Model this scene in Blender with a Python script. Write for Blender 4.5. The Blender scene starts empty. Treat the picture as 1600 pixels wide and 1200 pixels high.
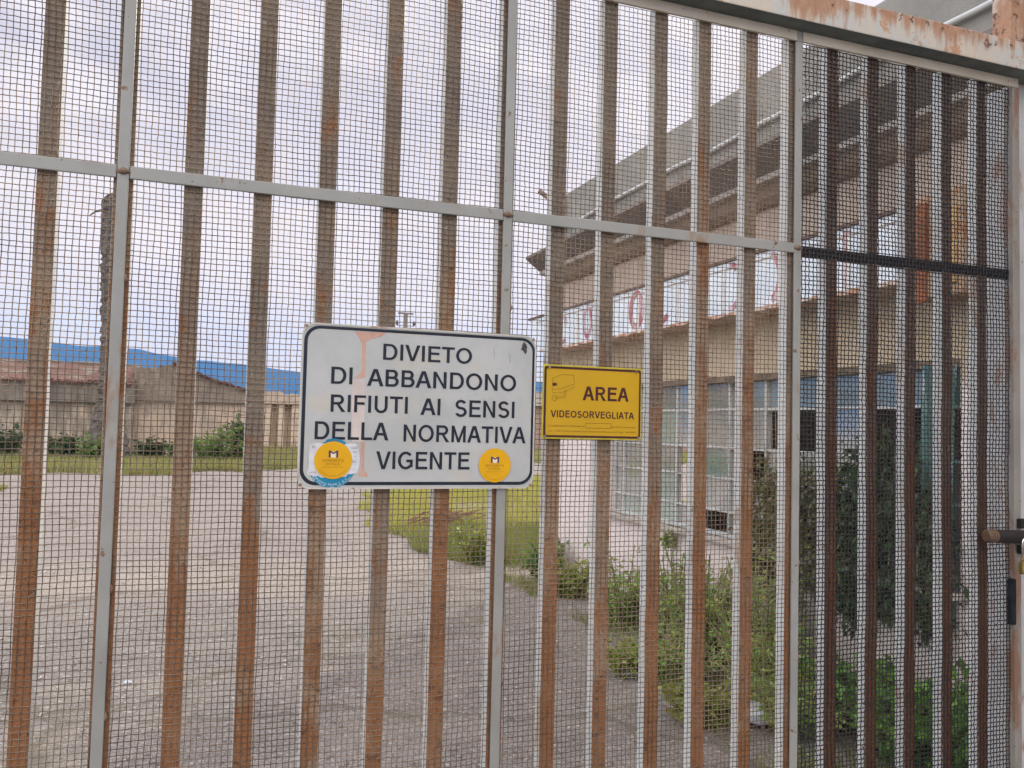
import bpy, math, random
import numpy as np
from mathutils import Matrix, Vector

C = bpy.context.scene.collection
scene = bpy.context.scene
R = math.radians
rng = np.random.default_rng(11)
random.seed(11)

# ------------------------------------------------------------------ camera
YAW, PIT, ROL, FPX = 0.349858294, 0.0474982035, 0.0239774557, 1326.81687
cd = bpy.data.cameras.new('camera'); cam = bpy.data.objects.new('camera', cd); C.objects.link(cam)
cd.sensor_width = 36.0; cd.lens = FPX / 1600 * 36.0; cd.clip_start = 0.05; cd.clip_end = 20000
Fv = Vector((math.sin(YAW) * math.cos(PIT), math.cos(YAW) * math.cos(PIT), math.sin(PIT)))
Rv0 = Vector((math.cos(YAW), -math.sin(YAW), 0)); Uv0 = Rv0.cross(Fv)
Rv = math.cos(ROL) * Rv0 + math.sin(ROL) * Uv0; Uv = -math.sin(ROL) * Rv0 + math.cos(ROL) * Uv0
M = Matrix((Rv, Uv, -Fv)).transposed().to_4x4(); M.translation = (0, 0, 1.6)
cam.matrix_world = M
scene.camera = cam

# ------------------------------------------------------------------ node helpers
def nd(nt, typ, **kw):
    n = nt.nodes.new(typ)
    for k, v in kw.items():
        if k in ('operation', 'blend_type', 'data_type', 'noise_dimensions', 'feature', 'distance', 'sky_type', 'interpolation', 'attribute_name', 'clamp', 'invert'):
            setattr(n, k, v)
    return n
def setin(nt, sock, v):
    if isinstance(v, bpy.types.NodeSocket): nt.links.new(v, sock)
    elif isinstance(v, (tuple, list)) and len(v) == 3 and sock.type == 'RGBA': sock.default_value = (*v, 1)
    else: sock.default_value = v
def mth(nt, op, a, b=0.0, c=None, clamp=False):
    n = nt.nodes.new('ShaderNodeMath'); n.operation = op; n.use_clamp = clamp
    setin(nt, n.inputs[0], a); setin(nt, n.inputs[1], b)
    if c is not None: setin(nt, n.inputs[2], c)
    return n.outputs[0]
def mixc(nt, f, a, b, mode='MIX'):
    n = nt.nodes.new('ShaderNodeMix'); n.data_type = 'RGBA'; n.blend_type = mode; n.clamp_factor = True
    setin(nt, n.inputs[0], f); setin(nt, n.inputs[6], a); setin(nt, n.inputs[7], b)
    return n.outputs[2]
def smooth(nt, v, lo, hi, a=0.0, b=1.0):
    n = nt.nodes.new('ShaderNodeMapRange'); n.interpolation_type = 'SMOOTHSTEP'
    setin(nt, n.inputs[0], v); setin(nt, n.inputs[1], lo); setin(nt, n.inputs[2], hi)
    setin(nt, n.inputs[3], a); setin(nt, n.inputs[4], b)
    return n.outputs[0]
def noise(nt, vec, scale, detail=4.0, rough=0.6, dist=0.0):
    n = nt.nodes.new('ShaderNodeTexNoise')
    if vec is not None: nt.links.new(vec, n.inputs['Vector'])
    setin(nt, n.inputs['Scale'], scale); n.inputs['Detail'].default_value = detail
    n.inputs['Roughness'].default_value = rough; n.inputs['Distortion'].default_value = dist
    return n.outputs[0]
def mapping(nt, vec, sc=(1, 1, 1), loc=(0, 0, 0)):
    n = nt.nodes.new('ShaderNodeMapping'); nt.links.new(vec, n.inputs['Vector'])
    n.inputs['Scale'].default_value = sc; setin(nt, n.inputs['Location'], loc)
    return n.outputs[0]
def pos(nt): return nt.nodes.new('ShaderNodeNewGeometry').outputs['Position']
def island(nt): return nt.nodes.new('ShaderNodeNewGeometry').outputs['Random Per Island']
def sep(nt, v):
    n = nt.nodes.new('ShaderNodeSeparateXYZ'); nt.links.new(v, n.inputs[0]); return n.outputs
def objrand(nt): return nt.nodes.new('ShaderNodeObjectInfo').outputs['Random']
def new_mat(name):
    m = bpy.data.materials.new(name); m.use_nodes = True
    nt = m.node_tree; return m, nt, nt.nodes['Principled BSDF']
def bump(nt, b, h, strength=0.3, dist=0.01):
    n = nt.nodes.new('ShaderNodeBump'); n.inputs['Strength'].default_value = strength; n.inputs['Distance'].default_value = dist
    nt.links.new(h, n.inputs['Height']); nt.links.new(n.outputs[0], b.inputs['Normal'])

# ------------------------------------------------------------------ world, sun, exposure
SUN_EL, SUN_AZ = 27.5, 41.9
w = bpy.data.worlds.new('World'); scene.world = w; w.use_nodes = True
nt = w.node_tree; bg = nt.nodes['Background']; bg.inputs['Strength'].default_value = 0.1
sky = nt.nodes.new('ShaderNodeTexSky'); sky.sky_type = 'NISHITA'; sky.sun_disc = False
sky.sun_elevation = R(SUN_EL); sky.sun_rotation = R(SUN_AZ); sky.air_density = 1.0; sky.dust_density = 1.5
tc = nt.nodes.new('ShaderNodeTexCoord').outputs['Generated']
zc = sep(nt, tc)[2]
cl = mapping(nt, tc, (1.0, 1.0, 2.6))
n1 = noise(nt, cl, 3.2, 7, 0.55, 0.6); n2 = noise(nt, mapping(nt, tc, (1, 1, 3.5), (4, 2, 1)), 7.0, 6, 0.6, 0.4)
nn = mth(nt, 'ADD', mth(nt, 'MULTIPLY', n1, 0.65), mth(nt, 'MULTIPLY', n2, 0.35))
cover = smooth(nt, nn, 0.30, 0.55, 0.88, 1.0)
cw = mixc(nt, smooth(nt, nn, 0.40, 0.62), (5.1, 4.6, 4.95), (7.2, 6.6, 6.75))
hz = smooth(nt, zc, 0.0, 0.40)
cw = mixc(nt, hz, (9.2, 7.5, 6.5), cw)
zen = smooth(nt, zc, 0.35, 0.9)
cw = mixc(nt, zen, cw, (9.5, 9.2, 9.5))
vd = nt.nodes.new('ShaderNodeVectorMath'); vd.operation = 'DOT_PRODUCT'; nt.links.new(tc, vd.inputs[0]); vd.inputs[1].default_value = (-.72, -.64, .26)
back = smooth(nt, vd.outputs['Value'], -.25, .75)                   # added sky brightness behind and left of the camera, filling gate and facade
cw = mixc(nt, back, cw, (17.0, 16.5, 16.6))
sk = mixc(nt, 1.0, sky.outputs[0], (2.2, 2.2, 2.2), 'MULTIPLY')
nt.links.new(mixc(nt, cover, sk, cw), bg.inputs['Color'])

sl = bpy.data.lights.new('sun', 'SUN'); so = bpy.data.objects.new('sun', sl); C.objects.link(so)
sl.energy = 2.0; sl.angle = R(2.5); sl.color = (1.0, 0.93, 0.82)
dv = Vector((math.sin(R(SUN_AZ)) * math.cos(R(SUN_EL)), math.cos(R(SUN_AZ)) * math.cos(R(SUN_EL)), math.sin(R(SUN_EL))))
so.rotation_euler = dv.to_track_quat('Z', 'Y').to_euler(); so.location = (6, 6, 8)
vs = scene.view_settings; vs.view_transform = 'Standard'; vs.look = 'None'; vs.gamma = 1.0; vs.exposure = 0.64
scene.cycles.max_bounces = 6; scene.cycles.diffuse_bounces = 3; scene.cycles.glossy_bounces = 2
scene.cycles.transparent_max_bounces = 12; scene.cycles.volume_bounces = 0; scene.cycles.transmission_bounces = 4

# ------------------------------------------------------------------ mesh helpers
class MB:
    def __init__(s): s.v = []; s.f = []; s.m = []
    def poly(s, pts, mi=0):
        b = len(s.v); s.v += [tuple(p) for p in pts]; s.f.append(tuple(range(b, b + len(pts)))); s.m.append(mi)
    def box(s, x0, x1, y0, y1, z0, z1, mi=0, side=None):
        b = len(s.v)
        s.v += [(x, y, z) for z in (z0, z1) for y in (y0, y1) for x in (x0, x1)]
        fs = [(0, 2, 3, 1), (4, 5, 7, 6), (0, 1, 5, 4), (2, 6, 7, 3), (0, 4, 6, 2), (1, 3, 7, 5)]
        for i, f in enumerate(fs):
            s.f.append(tuple(b + k for k in f)); s.m.append(side if (side is not None and i >= 4) else mi)
        return s
    def prism(s, pts, a, d, mi=0):
        # closed outline pts (3D) pushed along vector d
        b = len(s.v); n = len(pts); d = Vector(d)
        s.v += [tuple(Vector(p)) for p in pts] + [tuple(Vector(p) + d) for p in pts]
        s.f.append(tuple(range(b, b + n))[::a]); s.m.append(mi)
        s.f.append(tuple(range(b + n, b + 2 * n))[::-a]); s.m.append(mi)
        for i in range(n):
            j = (i + 1) % n; q = (b + j, b + i, b + n + i, b + n + j)
            s.f.append(q[::a]); s.m.append(mi)
        return s
    def tube(s, pts, r, n=8, mi=0, cap=True):
        pts = [Vector(p) for p in pts]; rs = r if isinstance(r, (list, tuple)) else [r] * len(pts)
        b = len(s.v)
        for i, p in enumerate(pts):
            t = (pts[min(i + 1, len(pts) - 1)] - pts[max(i - 1, 0)]).normalized()
            u = t.orthogonal().normalized() if i == 0 else (u - t * u.dot(t)).normalized()
            vv = t.cross(u)
            for k in range(n):
                a = 2 * math.pi * k / n
                s.v.append(tuple(p + (u * math.cos(a) + vv * math.sin(a)) * rs[i]))
        for i in range(len(pts) - 1):
            for k in range(n):
                k2 = (k + 1) % n
                s.f.append((b + i * n + k, b + i * n + k2, b + (i + 1) * n + k2, b + (i + 1) * n + k)); s.m.append(mi)
        if cap:
            s.f.append(tuple(b + k for k in range(n))[::-1]); s.m.append(mi)
            e = b + (len(pts) - 1) * n; s.f.append(tuple(e + k for k in range(n))); s.m.append(mi)
        return s
    def build(s, name, mats, parent=None, smooth=False, bevel=0.0, loc=None):
        me = bpy.data.meshes.new(name); me.from_pydata(s.v, [], s.f); 
        for m in (mats if isinstance(mats, (list, tuple)) else [mats]): me.materials.append(m)
        me.polygons.foreach_set('material_index', s.m)
        if smooth: me.polygons.foreach_set('use_smooth', [True] * len(s.f))
        me.update()
        return link(name, me, parent, bevel, loc)
def link(name, me, parent=None, bevel=0.0, loc=None):
    o = bpy.data.objects.new(name, me); C.objects.link(o)
    if loc: o.location = loc
    if parent: o.parent = parent
    if bevel:
        md = o.modifiers.new('bevel', 'BEVEL'); md.width = bevel; md.segments = 2; md.limit_method = 'ANGLE'
    return o
def fast_mesh(name, V, Fq, mat, parent=None, sm=False, midx=None):
    V = np.asarray(V, np.float32).reshape(-1, 3); Fq = np.asarray(Fq, np.int32); k = Fq.shape[1]
    me = bpy.data.meshes.new(name)
    me.vertices.add(len(V)); me.vertices.foreach_set('co', V.ravel())
    me.loops.add(Fq.size); me.loops.foreach_set('vertex_index', Fq.ravel())
    me.polygons.add(len(Fq)); me.polygons.foreach_set('loop_start', np.arange(0, Fq.size, k, dtype=np.int32))
    for m in (mat if isinstance(mat, (list, tuple)) else [mat]): me.materials.append(m)
    if sm: me.polygons.foreach_set('use_smooth', np.ones(len(Fq), bool))
    if midx is not None: me.polygons.foreach_set('material_index', np.asarray(midx, np.int32))
    me.update(calc_edges=True)
    return link(name, me, parent)
def tag(o, label=None, cat=None, group=None, kind=None):
    if label: o['label'] = label
    if cat: o['category'] = cat
    if group: o['group'] = group
    if kind: o['kind'] = kind
    return o
def thing(name, label, cat, loc=(0, 0, 0), group=None):
    o = bpy.data.objects.new(name, None); C.objects.link(o); o.location = loc; o.empty_display_size = 0.2
    return tag(o, label, cat, group)

# ------------------------------------------------------------------ materials
def plain(name, col, rough=0.7, var=0.12, scale=30.0, metal=0.0, spec=0.3):
    m, nt, b = new_mat(name); n = noise(nt, pos(nt), scale, 4)
    dark = tuple(c * (1 - var) for c in col); lite = tuple(min(1, c * (1 + var)) for c in col)
    nt.links.new(mixc(nt, smooth(nt, n, .3, .7), dark, lite), b.inputs['Base Color'])
    b.inputs['Roughness'].default_value = rough; b.inputs['Metallic'].default_value = metal
    b.inputs['Specular IOR Level'].default_value = spec
    return m

def mat_bar_front(name, hi, mid, rust, dark, zlo=0.6, zhi=2.3):
    m, nt, b = new_mat(name); p = pos(nt); r = objrand(nt)
    off = nt.nodes.new('ShaderNodeCombineXYZ'); nt.links.new(mth(nt, 'MULTIPLY', r, 37.0), off.inputs[0]); nt.links.new(mth(nt, 'MULTIPLY', r, 11.0), off.inputs[2])
    q = mapping(nt, p, (1, 1, 0.45), off.outputs[0])
    z = sep(nt, p)[2]
    h = smooth(nt, mth(nt, 'ADD', mth(nt, 'ADD', z, mth(nt, 'MULTIPLY', mth(nt, 'SUBTRACT', r, .5), .7)), mth(nt, 'MULTIPLY', mth(nt, 'SUBTRACT', noise(nt, q, 6, 5), .5), 1.6)), zlo, zhi)
    c = mixc(nt, smooth(nt, h, 0.45, 1.0), mid, hi)
    spots = smooth(nt, mth(nt, 'ADD', noise(nt, q, 13, 8, .72), mth(nt, 'MULTIPLY', mth(nt, 'SUBTRACT', 0.66, h), .26)), 0.47, 0.60)
    c = mixc(nt, spots, c, rust)
    streak = smooth(nt, noise(nt, mapping(nt, p, (60, 60, 5), off.outputs[0]), 1.0, 4, .6), .5, .75)
    c = mixc(nt, mth(nt, 'MULTIPLY', streak, .45), c, rust)
    c = mixc(nt, mth(nt, 'MULTIPLY', smooth(nt, noise(nt, mapping(nt, p, (1, 1, .6), off.outputs[0]), 5.5, 5, .65), .5, .68), .55), c, mid)
    dk = smooth(nt, mth(nt, 'SUBTRACT', noise(nt, mapping(nt, p, (.6, 1, 1.2), off.outputs[0]), 19, 8, .78), mth(nt, 'MULTIPLY', h, .04)), 0.53, 0.63)
    c = mixc(nt, mth(nt, 'MULTIPLY', dk, .75), c, dark)
    pit = smooth(nt, noise(nt, p, 95, 4, .75), .56, .66)
    c = mixc(nt, mth(nt, 'MULTIPLY', pit, .55), c, dark)
    fl = smooth(nt, noise(nt, mapping(nt, p, (1, 1, .5), off.outputs[0]), 38, 6, .75), .60, .64)
    c = mixc(nt, mth(nt, 'MULTIPLY', fl, .6), c, mixc(nt, h, mid, (.42, .39, .34)))
    nt.links.new(c, b.inputs['Base Color']); b.inputs['Roughness'].default_value = .8
    bump(nt, b, mth(nt, 'ADD', noise(nt, p, 220, 4, .7), mth(nt, 'ADD', pit, fl)), .5, .002)
    return m
M_bar_front = mat_bar_front('rusty bar face', (.225, .185, .145), (.36, .245, .155), (.30, .128, .05), (.085, .036, .017))
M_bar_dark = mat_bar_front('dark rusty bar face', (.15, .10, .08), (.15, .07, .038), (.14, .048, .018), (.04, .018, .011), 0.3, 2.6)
def mat_paint(name, col, rust, amount=.62, rough=.45):
    m, nt, b = new_mat(name); p = pos(nt)
    c = mixc(nt, smooth(nt, noise(nt, p, 5, 4), .35, .65), col, tuple(x * .85 for x in col))
    f = smooth(nt, noise(nt, mapping(nt, p, (1, 1, .35)), 9, 7, .7), amount, amount + .09)
    c = mixc(nt, mth(nt, 'MULTIPLY', f, .8), c, rust)
    g = smooth(nt, noise(nt, p, 45, 3, .6), .68, .72)
    c = mixc(nt, g, c, tuple(x * .6 for x in rust))
    nt.links.new(c, b.inputs['Base Color']); b.inputs['Roughness'].default_value = rough
    bump(nt, b, noise(nt, p, 120, 4), .12, .002)
    return m
M_bar_side = mat_paint('pale bar paint', (.70, .71, .69), (.40, .26, .16), .58, .45)
M_frame = mat_paint('cream frame paint', (.30, .295, .27), (.27, .15, .08), .575, .38)
M_lip = mat_paint('warm cream lip paint', (.50, .45, .37), (.33, .2, .11), .58, .45)
M_black = plain('black rail paint', (.022, .025, .032), .5, .3, 40)
def mat_wire(name, a, b_, c_):
    m, nt, b = new_mat(name); p = pos(nt)
    c = mixc(nt, smooth(nt, noise(nt, p, 3.5, 6, .65), .38, .62), a, b_)
    c = mixc(nt, smooth(nt, noise(nt, p, 60, 3), .55, .7), c, c_)
    nt.links.new(c, b.inputs['Base Color']); b.inputs['Roughness'].default_value = .5; b.inputs['Metallic'].default_value = .35
    return m
M_wire = mat_wire('galvanised rusty wire', (.12, .078, .055), (.27, .20, .14), (.09, .042, .02))
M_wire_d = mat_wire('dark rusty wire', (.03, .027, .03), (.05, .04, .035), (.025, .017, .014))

def mat_beam():
    m, nt, b = new_mat('peeling beam paint'); p = pos(nt); z = sep(nt, p)[2]
    c = mixc(nt, smooth(nt, noise(nt, p, 8, 4), .4, .6), (.52, .45, .36), (.46, .45, .41))
    top = smooth(nt, z, 2.80, 2.885)
    drip = mth(nt, 'ADD', mth(nt, 'MULTIPLY', noise(nt, mapping(nt, p, (30, 8, 4)), 1.0, 6, .65), .6), mth(nt, 'MULTIPLY', noise(nt, p, 4.2, 5, .6), .42))
    f = smooth(nt, mth(nt, 'ADD', drip, mth(nt, 'MULTIPLY', top, .12)), .52, .66)
    c = mixc(nt, f, c, mixc(nt, noise(nt, p, 40, 4), (.27, .115, .06), (.45, .27, .16)))
    f2 = smooth(nt, noise(nt, p, 14, 7, .7), .58, .64)
    c = mixc(nt, f2, c, (.44, .25, .14))
    f3 = smooth(nt, mth(nt, 'ADD', noise(nt, p, 30, 6, .7), mth(nt, 'MULTIPLY', top, .12)), .68, .74)
    c = mixc(nt, f3, c, (.13, .055, .035))
    nt.links.new(c, b.inputs['Base Color']); b.inputs['Roughness'].default_value = .55
    bump(nt, b, noise(nt, p, 60, 6, .7), .35, .004); return m
M_beam = mat_beam()
M_beam_under = plain('shaded grey beam underside', (.13, .15, .145), .8, .2, 12)  # bottom face darkened in its colour for the shade below the beam

def mat_ground():
    m, nt, b = new_mat('worn yard concrete'); p = pos(nt); s = sep(nt, p)
    big = noise(nt, p, .35, 5); med = noise(nt, mapping(nt, p, (.5, 1.6, 1)), 1.2, 6, .65); fine = noise(nt, p, 42, 3, .8); grit = noise(nt, p, 160, 2, .7)
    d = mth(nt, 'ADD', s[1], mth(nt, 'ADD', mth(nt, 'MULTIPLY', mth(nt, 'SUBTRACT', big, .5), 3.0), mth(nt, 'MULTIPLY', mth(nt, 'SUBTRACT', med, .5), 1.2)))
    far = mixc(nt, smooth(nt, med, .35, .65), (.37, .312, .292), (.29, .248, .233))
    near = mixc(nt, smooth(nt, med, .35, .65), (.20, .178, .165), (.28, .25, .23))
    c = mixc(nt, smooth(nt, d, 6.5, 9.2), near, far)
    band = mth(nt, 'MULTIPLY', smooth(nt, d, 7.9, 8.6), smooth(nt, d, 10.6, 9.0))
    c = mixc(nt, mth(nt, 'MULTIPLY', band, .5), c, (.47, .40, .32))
    st = smooth(nt, noise(nt, mapping(nt, p, (.35, 2.0, 1)), 1.4, 6, .7), .55, .68)
    c = mixc(nt, mth(nt, 'MULTIPLY', st, .4), c, (.44, .38, .32))
    dk = smooth(nt, noise(nt, mapping(nt, p, (.5, 1.3, 1), (5, 3, 0)), 1.9, 7, .7), .57, .68)
    c = mixc(nt, mth(nt, 'MULTIPLY', dk, .45), c, (.19, .175, .17))
    def cells(scale):
        v = nt.nodes.new('ShaderNodeTexVoronoi'); nt.links.new(p, v.inputs['Vector']); v.inputs['Scale'].default_value = scale
        return sep(nt, v.outputs['Color'])[0], v.outputs['Distance']
    g1, gd = cells(120); g2, _ = cells(40)
    c = mixc(nt, mth(nt, 'MULTIPLY', smooth(nt, g1, .10, 1.0), .85), mixc(nt, .32, c, (.05, .045, .04)), mixc(nt, .30, c, (.66, .61, .56)))
    c = mixc(nt, mth(nt, 'MULTIPLY', smooth(nt, g2, .965, .975), smooth(nt, gd, .9, .2)), c, (.52, .485, .45)); c = mixc(nt, mth(nt, 'MULTIPLY', smooth(nt, g2, .03, .02), .7), c, (.085, .07, .06))
    c = mixc(nt, mth(nt, 'MULTIPLY', smooth(nt, fine, .42, .58), .32), c, mixc(nt, .5, c, (.09, .08, .07)))
    # long cracks between old slabs, with dirt in them
    w1 = nt.nodes.new('ShaderNodeVectorMath'); w1.operation = 'MULTIPLY_ADD'
    nz = nt.nodes.new('ShaderNodeTexNoise'); nt.links.new(p, nz.inputs['Vector']); nz.inputs['Scale'].default_value = 1.1; nz.inputs['Detail'].default_value = 5
    nt.links.new(nz.outputs['Color'], w1.inputs[0]); w1.inputs[1].default_value = (.9, .9, 0); nt.links.new(p, w1.inputs[2])
    vo = nt.nodes.new('ShaderNodeTexVoronoi'); vo.feature = 'DISTANCE_TO_EDGE'; nt.links.new(mapping(nt, w1.outputs[0], (.30, .55, 1)), vo.inputs['Vector']); vo.inputs['Scale'].default_value = 1.0
    crack = smooth(nt, vo.outputs['Distance'], .016, .004)
    c = mixc(nt, mth(nt, 'MULTIPLY', crack, .42), c, (.075, .065, .05))
    c = mixc(nt, mth(nt, 'MULTIPLY', mth(nt, 'MULTIPLY', smooth(nt, vo.outputs['Distance'], .09, .01), smooth(nt, noise(nt, p, 2.2, 5), .45, .65)), .22), c, (.20, .185, .10))
    nt.links.new(c, b.inputs['Base Color']); b.inputs['Roughness'].default_value = .92; b.inputs['Specular IOR Level'].default_value = .2
    bump(nt, b, mth(nt, 'ADD', fine, mth(nt, 'ADD', mth(nt, 'MULTIPLY', grit, .6), mth(nt, 'MULTIPLY', g1, .8))), .6, .02); return m
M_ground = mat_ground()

def mat_wall():
    m, nt, b = new_mat('stained pink beige plaster'); p = pos(nt); z = sep(nt, p)[2]
    n1 = noise(nt, p, 1.3, 6, .6); n2 = noise(nt, p, 6, 6, .65); rough = noise(nt, p, 55, 4, .75)
    zz = mth(nt, 'ADD', z, mth(nt, 'MULTIPLY', mth(nt, 'SUBTRACT', n2, .5), .5))
    low = mixc(nt, n1, (.78, .68, .65), (.68, .60, .575)); up = mixc(nt, smooth(nt, n2, .35, .65), (.53, .42, .345), (.46, .37, .30))  # low zone paler: white paint plus ground-reflected light put into its colour
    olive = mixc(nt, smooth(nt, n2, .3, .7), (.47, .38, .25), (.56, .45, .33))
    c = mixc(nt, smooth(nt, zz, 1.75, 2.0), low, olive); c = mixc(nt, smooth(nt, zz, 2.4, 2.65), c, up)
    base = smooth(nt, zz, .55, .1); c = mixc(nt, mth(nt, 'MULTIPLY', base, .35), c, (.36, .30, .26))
    st = smooth(nt, noise(nt, mapping(nt, p, (2.5, 2.5, .5)), 1.6, 7, .7), .55, .72)
    c = mixc(nt, mth(nt, 'MULTIPLY', st, .5), c, (.31, .26, .20))
    c = mixc(nt, smooth(nt, noise(nt, p, 16, 7, .75), .66, .70), c, (.27, .235, .21))
    nt.links.new(c, b.inputs['Base Color']); b.inputs['Roughness'].default_value = .95; b.inputs['Specular IOR Level'].default_value = .15
    bump(nt, b, mth(nt, 'ADD', rough, n2), .45, .02); return m
M_wall = mat_wall()
def mat_conc(name, a, b_, dark, lo=.52):
    m, nt, b = new_mat(name); p = pos(nt)
    c = mixc(nt, smooth(nt, noise(nt, p, 2.2, 6, .6), .35, .65), a, b_)
    st = smooth(nt, noise(nt, mapping(nt, p, (3, 3, .6)), 1.7, 7, .7), lo, lo + .18)
    c = mixc(nt, mth(nt, 'MULTIPLY', st, .65), c, dark)
    g = noise(nt, p, 90, 3, .8); c = mixc(nt, smooth(nt, g, .58, .7), c, tuple(x * .55 for x in a))
    nt.links.new(c, b.inputs['Base Color']); b.inputs['Roughness'].default_value = .95; b.inputs['Specular IOR Level'].default_value = .15
    bump(nt, b, mth(nt, 'ADD', g, noise(nt, p, 25, 4)), .5, .012); return m
M_parapet = mat_conc('grey rough render', (.33, .315, .28), (.27, .26, .235), (.17, .165, .15))
M_soffit = mat_conc('dark cornice soffit', (.19, .165, .145), (.25, .21, .18), (.10, .09, .08))  # darker tone for the cornice underside
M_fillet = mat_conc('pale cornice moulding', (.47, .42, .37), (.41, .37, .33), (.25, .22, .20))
M_pipe = plain('white plastic pipe', (.56, .56, .55), .35, .06, 10, 0, .5)
M_winframe = mat_paint('white window paint', (.50, .50, .48), (.36, .30, .25), .60, .5)
M_inside = plain('dim interior plaster', (.34, .31, .28), .95, .25, 3)
M_infloor = plain('rubble covered floor', (.22, .19, .16), .95, .4, 6)

def mat_glass(name, tint, dirt, amt):
    m, nt, b = new_mat(name); out = nt.nodes['Material Output']
    tr = nt.nodes.new('ShaderNodeBsdfTransparent'); tr.inputs[0].default_value = (*tint, 1)
    gl = nt.nodes.new('ShaderNodeBsdfGlossy'); gl.inputs['Roughness'].default_value = .08
    fr = nt.nodes.new('ShaderNodeFresnel'); fr.inputs['IOR'].default_value = 1.5
    m1 = nt.nodes.new('ShaderNodeMixShader'); nt.links.new(fr.outputs[0], m1.inputs[0]); nt.links.new(tr.outputs[0], m1.inputs[1]); nt.links.new(gl.outputs[0], m1.inputs[2])
    p = pos(nt); n = noise(nt, p, 5, 6, .65)
    nt.links.new(mixc(nt, smooth(nt, n, .35, .65), dirt, tuple(x * .75 for x in dirt)), b.inputs['Base Color']); b.inputs['Roughness'].default_value = .6
    m2 = nt.nodes.new('ShaderNodeMixShader'); nt.links.new(smooth(nt, n, .25, .75, amt - .12, amt + .12), m2.inputs[0])
    nt.links.new(m1.outputs[0], m2.inputs[1]); nt.links.new(b.outputs[0], m2.inputs[2]); nt.links.new(m2.outputs[0], out.inputs['Surface'])
    return m
M_gl_grey = mat_glass('dusty grey glass', (.8, .86, .84), (.33, .35, .33), .55)
M_gl_green = mat_glass('pale green glass', (.6, .85, .75), (.28, .40, .34), .62)
M_gl_teal = mat_glass('teal tinted glass', (.30, .60, .54), (.10, .23, .21), .6)
M_gl_blue = mat_glass('blue grey glass', (.6, .72, .66), (.20, .235, .20), .7)

def mat_leaf(name, cols, trans=.35):
    m, nt, b = new_mat(name); out = nt.nodes['Material Output']; r = island(nt)
    cr = nt.nodes.new('ShaderNodeValToRGB'); nt.links.new(r, cr.inputs[0]); el = cr.color_ramp.elements
    while len(el) < len(cols): el.new(.5)
    for i, c in enumerate(cols): el[i].position = i / (len(cols) - 1); el[i].color = (*c, 1)
    nt.links.new(cr.outputs[0], b.inputs['Base Color']); b.inputs['Roughness'].default_value = .55
    t = nt.nodes.new('ShaderNodeBsdfTranslucent'); nt.links.new(mixc(nt, 1.0, cr.outputs[0], (1.3, 1.25, .6), 'MULTIPLY'), t.inputs[0])
    mx = nt.nodes.new('ShaderNodeMixShader'); mx.inputs[0].default_value = trans
    nt.links.new(b.outputs[0], mx.inputs[1]); nt.links.new(t.outputs[0], mx.inputs[2]); nt.links.new(mx.outputs[0], out.inputs['Surface'])
    return m
M_leaf_grey = mat_leaf('grey green weed leaf', [(.12, .21, .06), (.24, .38, .11), (.21, .35, .07), (.34, .43, .17), (.38, .41, .09), (.30, .24, .12)])
M_leaf_dark = mat_leaf('dark glossy leaf', [(.03, .08, .02), (.05, .13, .03), (.08, .19, .04), (.13, .26, .05)])
M_leaf_shrub = mat_leaf('rich green shrub leaf', [(.04, .12, .02), (.08, .21, .035), (.13, .31, .05), (.22, .42, .07), (.06, .15, .04)], .4)
M_leaf_far = mat_leaf('meadow bush leaf', [(.10, .17, .05), (.15, .24, .07), (.20, .28, .08), (.12, .18, .07)], .35)
M_leaf_dull = mat_leaf('dull bush leaf', [(.05, .08, .035), (.08, .12, .05), (.11, .14, .06)], .3)
M_leaf_lime = mat_leaf('yellow green leaf', [(.16, .22, .04), (.24, .28, .05), (.30, .30, .06), (.14, .24, .05)])
M_leaf_deep = mat_leaf('deep shade creeper leaf', [(.015, .035, .012), (.03, .065, .018), (.045, .10, .025), (.025, .04, .025)], .25)  # leaf green darkened for the shadowy window opening
M_leaf_olive = mat_leaf('olive brown vine leaf', [(.15, .11, .065), (.12, .15, .055), (.20, .16, .095), (.10, .13, .05), (.26, .19, .13)])
M_grass_y = mat_leaf('dry yellow green grass', [(.34, .34, .08), (.42, .38, .12), (.28, .34, .07), (.46, .38, .18), (.22, .29, .07), (.36, .28, .14)], .42)
M_grass_g = mat_leaf('green meadow grass', [(.13, .19, .06), (.19, .24, .07), (.27, .26, .10), (.11, .17, .06), (.31, .26, .13)], .4)
M_grass_far = mat_leaf('mixed weedy grass', [(.20, .23, .07), (.31, .29, .10), (.16, .21, .07), (.36, .28, .14), (.13, .18, .06)], .3)
M_straw = plain('dry straw stalk', (.42, .34, .19), .8, .25, 40)
M_stem = plain('pale weed stem', (.20, .20, .10), .8, .25, 40)
M_trunk = mat_conc('dead palm bark', (.12, .105, .095), (.17, .15, .13), (.06, .05, .045), .45)
M_white_bag = plain('white plastic film', (.62, .64, .68), .4, .08, 14)
M_stone = plain('loose gravel stone', (.42, .38, .35), .9, .5, 25)

# ------------------------------------------------------------------ setting: ground and hills
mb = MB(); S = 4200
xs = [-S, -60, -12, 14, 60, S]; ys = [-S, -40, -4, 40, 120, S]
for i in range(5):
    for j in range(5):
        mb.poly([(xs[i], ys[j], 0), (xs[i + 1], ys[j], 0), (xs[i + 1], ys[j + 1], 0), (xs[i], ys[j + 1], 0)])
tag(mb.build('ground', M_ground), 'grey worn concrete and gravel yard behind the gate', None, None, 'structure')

m, nt, b = new_mat('haze blue wooded slope'); p = pos(nt)
nt.links.new(mixc(nt, noise(nt, p, .006, 6, .65), (.018, .058, .135), (.04, .085, .155)), b.inputs['Base Color']); b.inputs['Roughness'].default_value = 1; b.inputs['Specular IOR Level'].default_value = 0  # slope colour carries part of the blue air haze
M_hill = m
az = np.linspace(-75, 75, 260); D = 3200.0
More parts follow.
